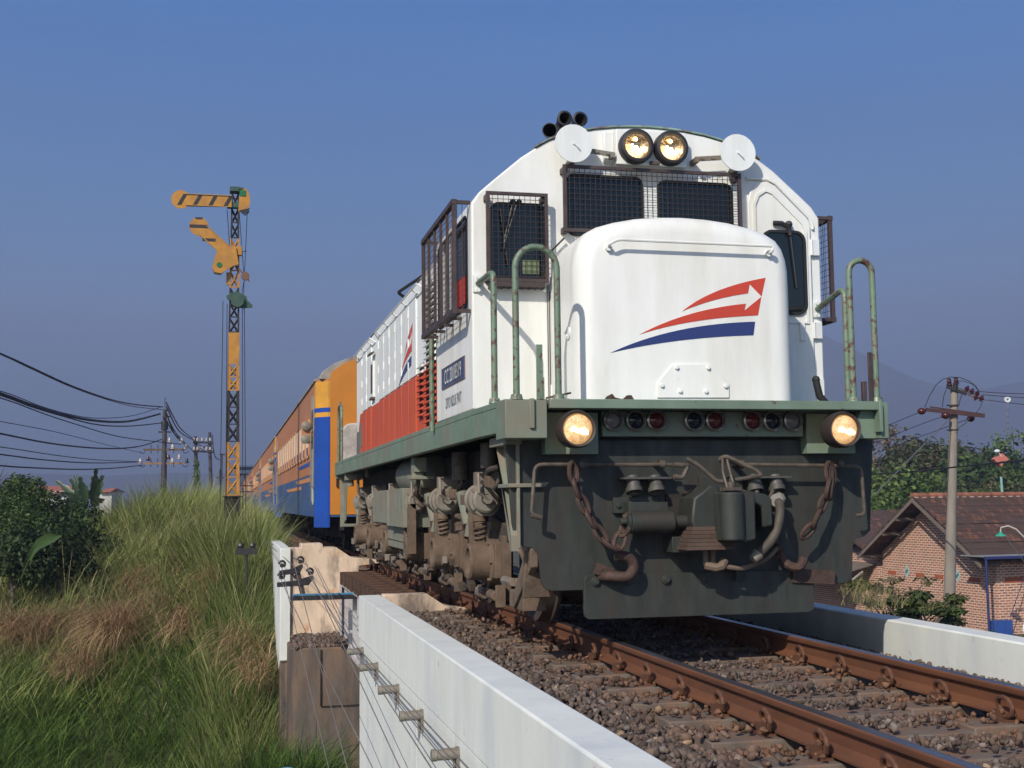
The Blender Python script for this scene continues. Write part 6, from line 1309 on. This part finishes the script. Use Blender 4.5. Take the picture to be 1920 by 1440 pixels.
# bushes on the left
bk=[(.028,.055,.017),(.040,.068,.022),(.020,.040,.013)]
G='bushes at the left edge'
for i,(px_,D,R_,nc,rc,nl,ls,cols,lb) in enumerate([
 ((45,896),30,.85,18,.36,5200,.045,gr,'round leafy bush standing highest, in front of the red roof'),((100,918),32,1.0,16,.45,3000,.060,bk,'dark bush between the round bush and the banana plants'),
 ((12,925),28,.85,18,.36,4600,.045,gr,'leafy bush at the left edge of the photo'),((38,955),26,.85,18,.36,4600,.045,gr,'lower bush below the round one'),((118,963),28,.95,18,.40,3600,.056,bk,'dark bush left below the banana plants'),
 ((172,970),31,.8,14,.34,2200,.055,lg,'pale bush below the banana plants'),((-30,925),30,1.2,16,.5,2000,.07,bk,'dark bush just outside the left edge'),((85,985),25,.75,16,.34,3000,.052,bk,'dark low bush behind the broken banana leaf'),
 ((150,985),27,.7,14,.32,2600,.052,bk,'dark low bush right of the broken banana leaf'),((20,1000),24.5,.7,14,.32,2600,.052,bk,'dark low bush left of the broken banana leaf')]):
    t_=pt(*px_,D); g_=float(hgt(t_.x,t_.y)); tree('bush',(t_.x,t_.y,g_),(t_.x,t_.y,t_.z),R_,nc,rc,nl,ls,cols,lb,'bush',G,seed=60+i,tr=.05,squash=1.1)
def bleaf(k,base,tip,w,droop=.2,n=12):
    base=Vector(base);tip=Vector(tip); d=tip-base; s=d.cross(Vector((.3,-1,.2))).normalized(); nn=s.cross(d).normalized(); v=[];f=[]
    for i in range(n+1):
        t=i/n; p=base+d*t-Vector((0,0,droop*t*t)); ww=w*math.sin(PI*min(1,.10+t*.86))**.6*(1,.62,.95,.8,.5,1)[i%6]
        v+= [tuple(p-s*ww+nn*ww*.25),tuple(p),tuple(p+s*ww+nn*ww*.25)]
        if i<n: a=3*i; f+=[(a,a+1,a+4,a+3),(a+1,a+2,a+5,a+4)]
    k.add(v,f); k.tube([base,base.lerp(tip,.5)-Vector((0,0,droop*.25)),tip-Vector((0,0,droop))],.012,4)
banm=mat('banana_leaf',(.034,.065,.026),.45,var=.25,vs=2); banl=mat('pale_banana_leaf',(.045,.088,.026),.45,var=.15,vs=2)
bp_=empty('banana_plant',tuple(pt(165,960,46)),'banana plants with ragged upright leaves, right of the bushes','banana plant')
k=MB(); b0=pt(160,950,46); b1=pt(175,950,46)
k.cyl(pt(160,1000,46),b0,.10,.08,n=8); k.cyl(pt(176,1000,46),b1,.10,.08,n=8); build('stem',k,mat('banana_stem',(.12,.12,.05),.8),bp_)
for bb,tp_,w,dr in ((b0,(106,897),.15,.1),(b0,(118,905),.13,.35),(b1,(187,893),.14,.1),(b1,(174,888),.14,.1),(b0,(141,886),.14,.1),(b0,(132,893),.16,.1),(b0,(150,889),.17,.1),(b0,(162,896),.15,.3),(b1,(180,878),.16,0),(b1,(193,886),.16,.1),(b1,(168,900),.14,.4),(b0,(125,925),.18,.3),(b1,(196,915),.18,.4)):
    k=MB(); bleaf(k,bb,pt(*tp_,46+random.uniform(-.6,.6)),w,dr); build('leaf',k,banm,bp_)
bl=empty('banana_leaf',tuple(pt(60,1040,22.5)),'single broad pale green banana leaf lying over the grass at the left','banana leaf')
k=MB(); v=[];f=[]; cen=[(54,1050),(62,1032),(72,1020),(85,1013),(98,1008),(113,1003)]; wd=[.04,.07,.09,.095,.08,.02]
for i,((a,b_),w) in enumerate(zip(cen,wd)):
    p=pt(a,b_,22.5-i*.1); v+=[tuple(p+Vector((-.03,0,w))),tuple(p+Vector((0,.04,0))),tuple(p+Vector((.03,0,-w)))]
    if i: q=3*(i-1); f+=[(q,q+1,q+4,q+3),(q+1,q+2,q+5,q+4)]
k.add(v,f); build('blade',k,banl,bl); k=MB(); k.tube([pt(40,1085,22.7),pt(54,1050,22.5)],.02,5); build('stalk',k,banl,bl)
# creeper on far poles, twig at left edge
k=MB(); 
for i in range(16): p=pt(368+random.uniform(-3,5),860+i*4,109.8); k.ball(tuple(p),.22+random.random()*.15,6)
o=None
p=pt(369,880,109.7); V,F,c=leaves([tuple(pt(369,868+i*8,109.7)) for i in range(6)],[(.35,.35,.35)]*6,500,.10,lg,rng,hollow=0); o=soup('creeper',V,F,leafm,c,None); tag(o,'green creeper climbing the left pole of the far double pole','creeper')
r=empty('bare_twigs',tuple(pt(-5,920,35)),'bare purplish twigs reaching in at the left edge above the bushes','twigs'); k=MB()
for a,b_ in ((12,868),(8,880),(20,905),(6,895),(16,885)): k.tube([pt(-30,935,35),pt(-8,910,35),pt(a,b_,35)],.012,4,rs=[.02,.012,.004])
build('branch',k,bark,r)
# ================================================================== HILLS
def hill(name,pts,D,base=-60,dep=900):
    k=MB(); n_=len(pts); v=[]
    for a,b_ in pts: p=pt(a,b_,D); v.append((p.x,p.y,p.z))
    dirv=Vector((f_.x,f_.y,0)).normalized()
    front=[(p[0]-dirv.x*dep,p[1]-dirv.y*dep,base) for p in v]; back=[(p[0]+dirv.x*dep,p[1]+dirv.y*dep,base) for p in v]
    mid=[((p[0]-dirv.x*dep*.45),(p[1]-dirv.y*dep*.45),p[2]*.55+base*.3) for p in v]
    V=v+mid+front+back; f=[]
    for i in range(n_-1): f+=[(i,i+1,n_+i+1,n_+i),(n_+i,n_+i+1,2*n_+i+1,2*n_+i),(i+1,i,3*n_+i,3*n_+i+1)]
    k.add(V,f); o=build(name,k,mat('hazed_hill_forest',(.10,.125,.125),.95,var=.3,vs=.004)); o['kind']='structure'; return o  # forest colour lightened and blued; haze fade is put into it
hill('mountain',[(1150,905),(1250,840),(1330,760),(1400,690),(1450,640),(1490,612),(1520,612),(1548,630),(1600,655),(1660,684),(1720,712),(1780,728),(1850,728),(1900,718),(1950,712),(2020,735),(2120,800),(2300,905)],2850)
hill('hills',[(-300,900),(-100,893),(60,888),(200,892),(330,886),(470,889),(600,880),(760,890)],2400,dep=300)
# ================================================================== HAZE
HZ=True
if HZ:
    k=MB(); k.box(-3000,3000,-60,3300,-75,432); hz_=build('haze',k,[],smooth=False); hz_['kind']='stuff'
    M_=bpy.data.materials.new('haze_air'); M_.use_nodes=True; t_=M_.node_tree; t_.nodes.clear(); o_=t_.nodes.new('ShaderNodeOutputMaterial'); v_=t_.nodes.new('ShaderNodeVolumePrincipled'); v_.inputs['Color'].default_value=(.45,.53,.79,1); v_.inputs['Density'].default_value=.00072; v_.inputs['Anisotropy'].default_value=0
    t_.links.new(v_.outputs[0],o_.inputs['Volume']); hz_.data.materials.clear(); hz_.data.materials.append(M_)
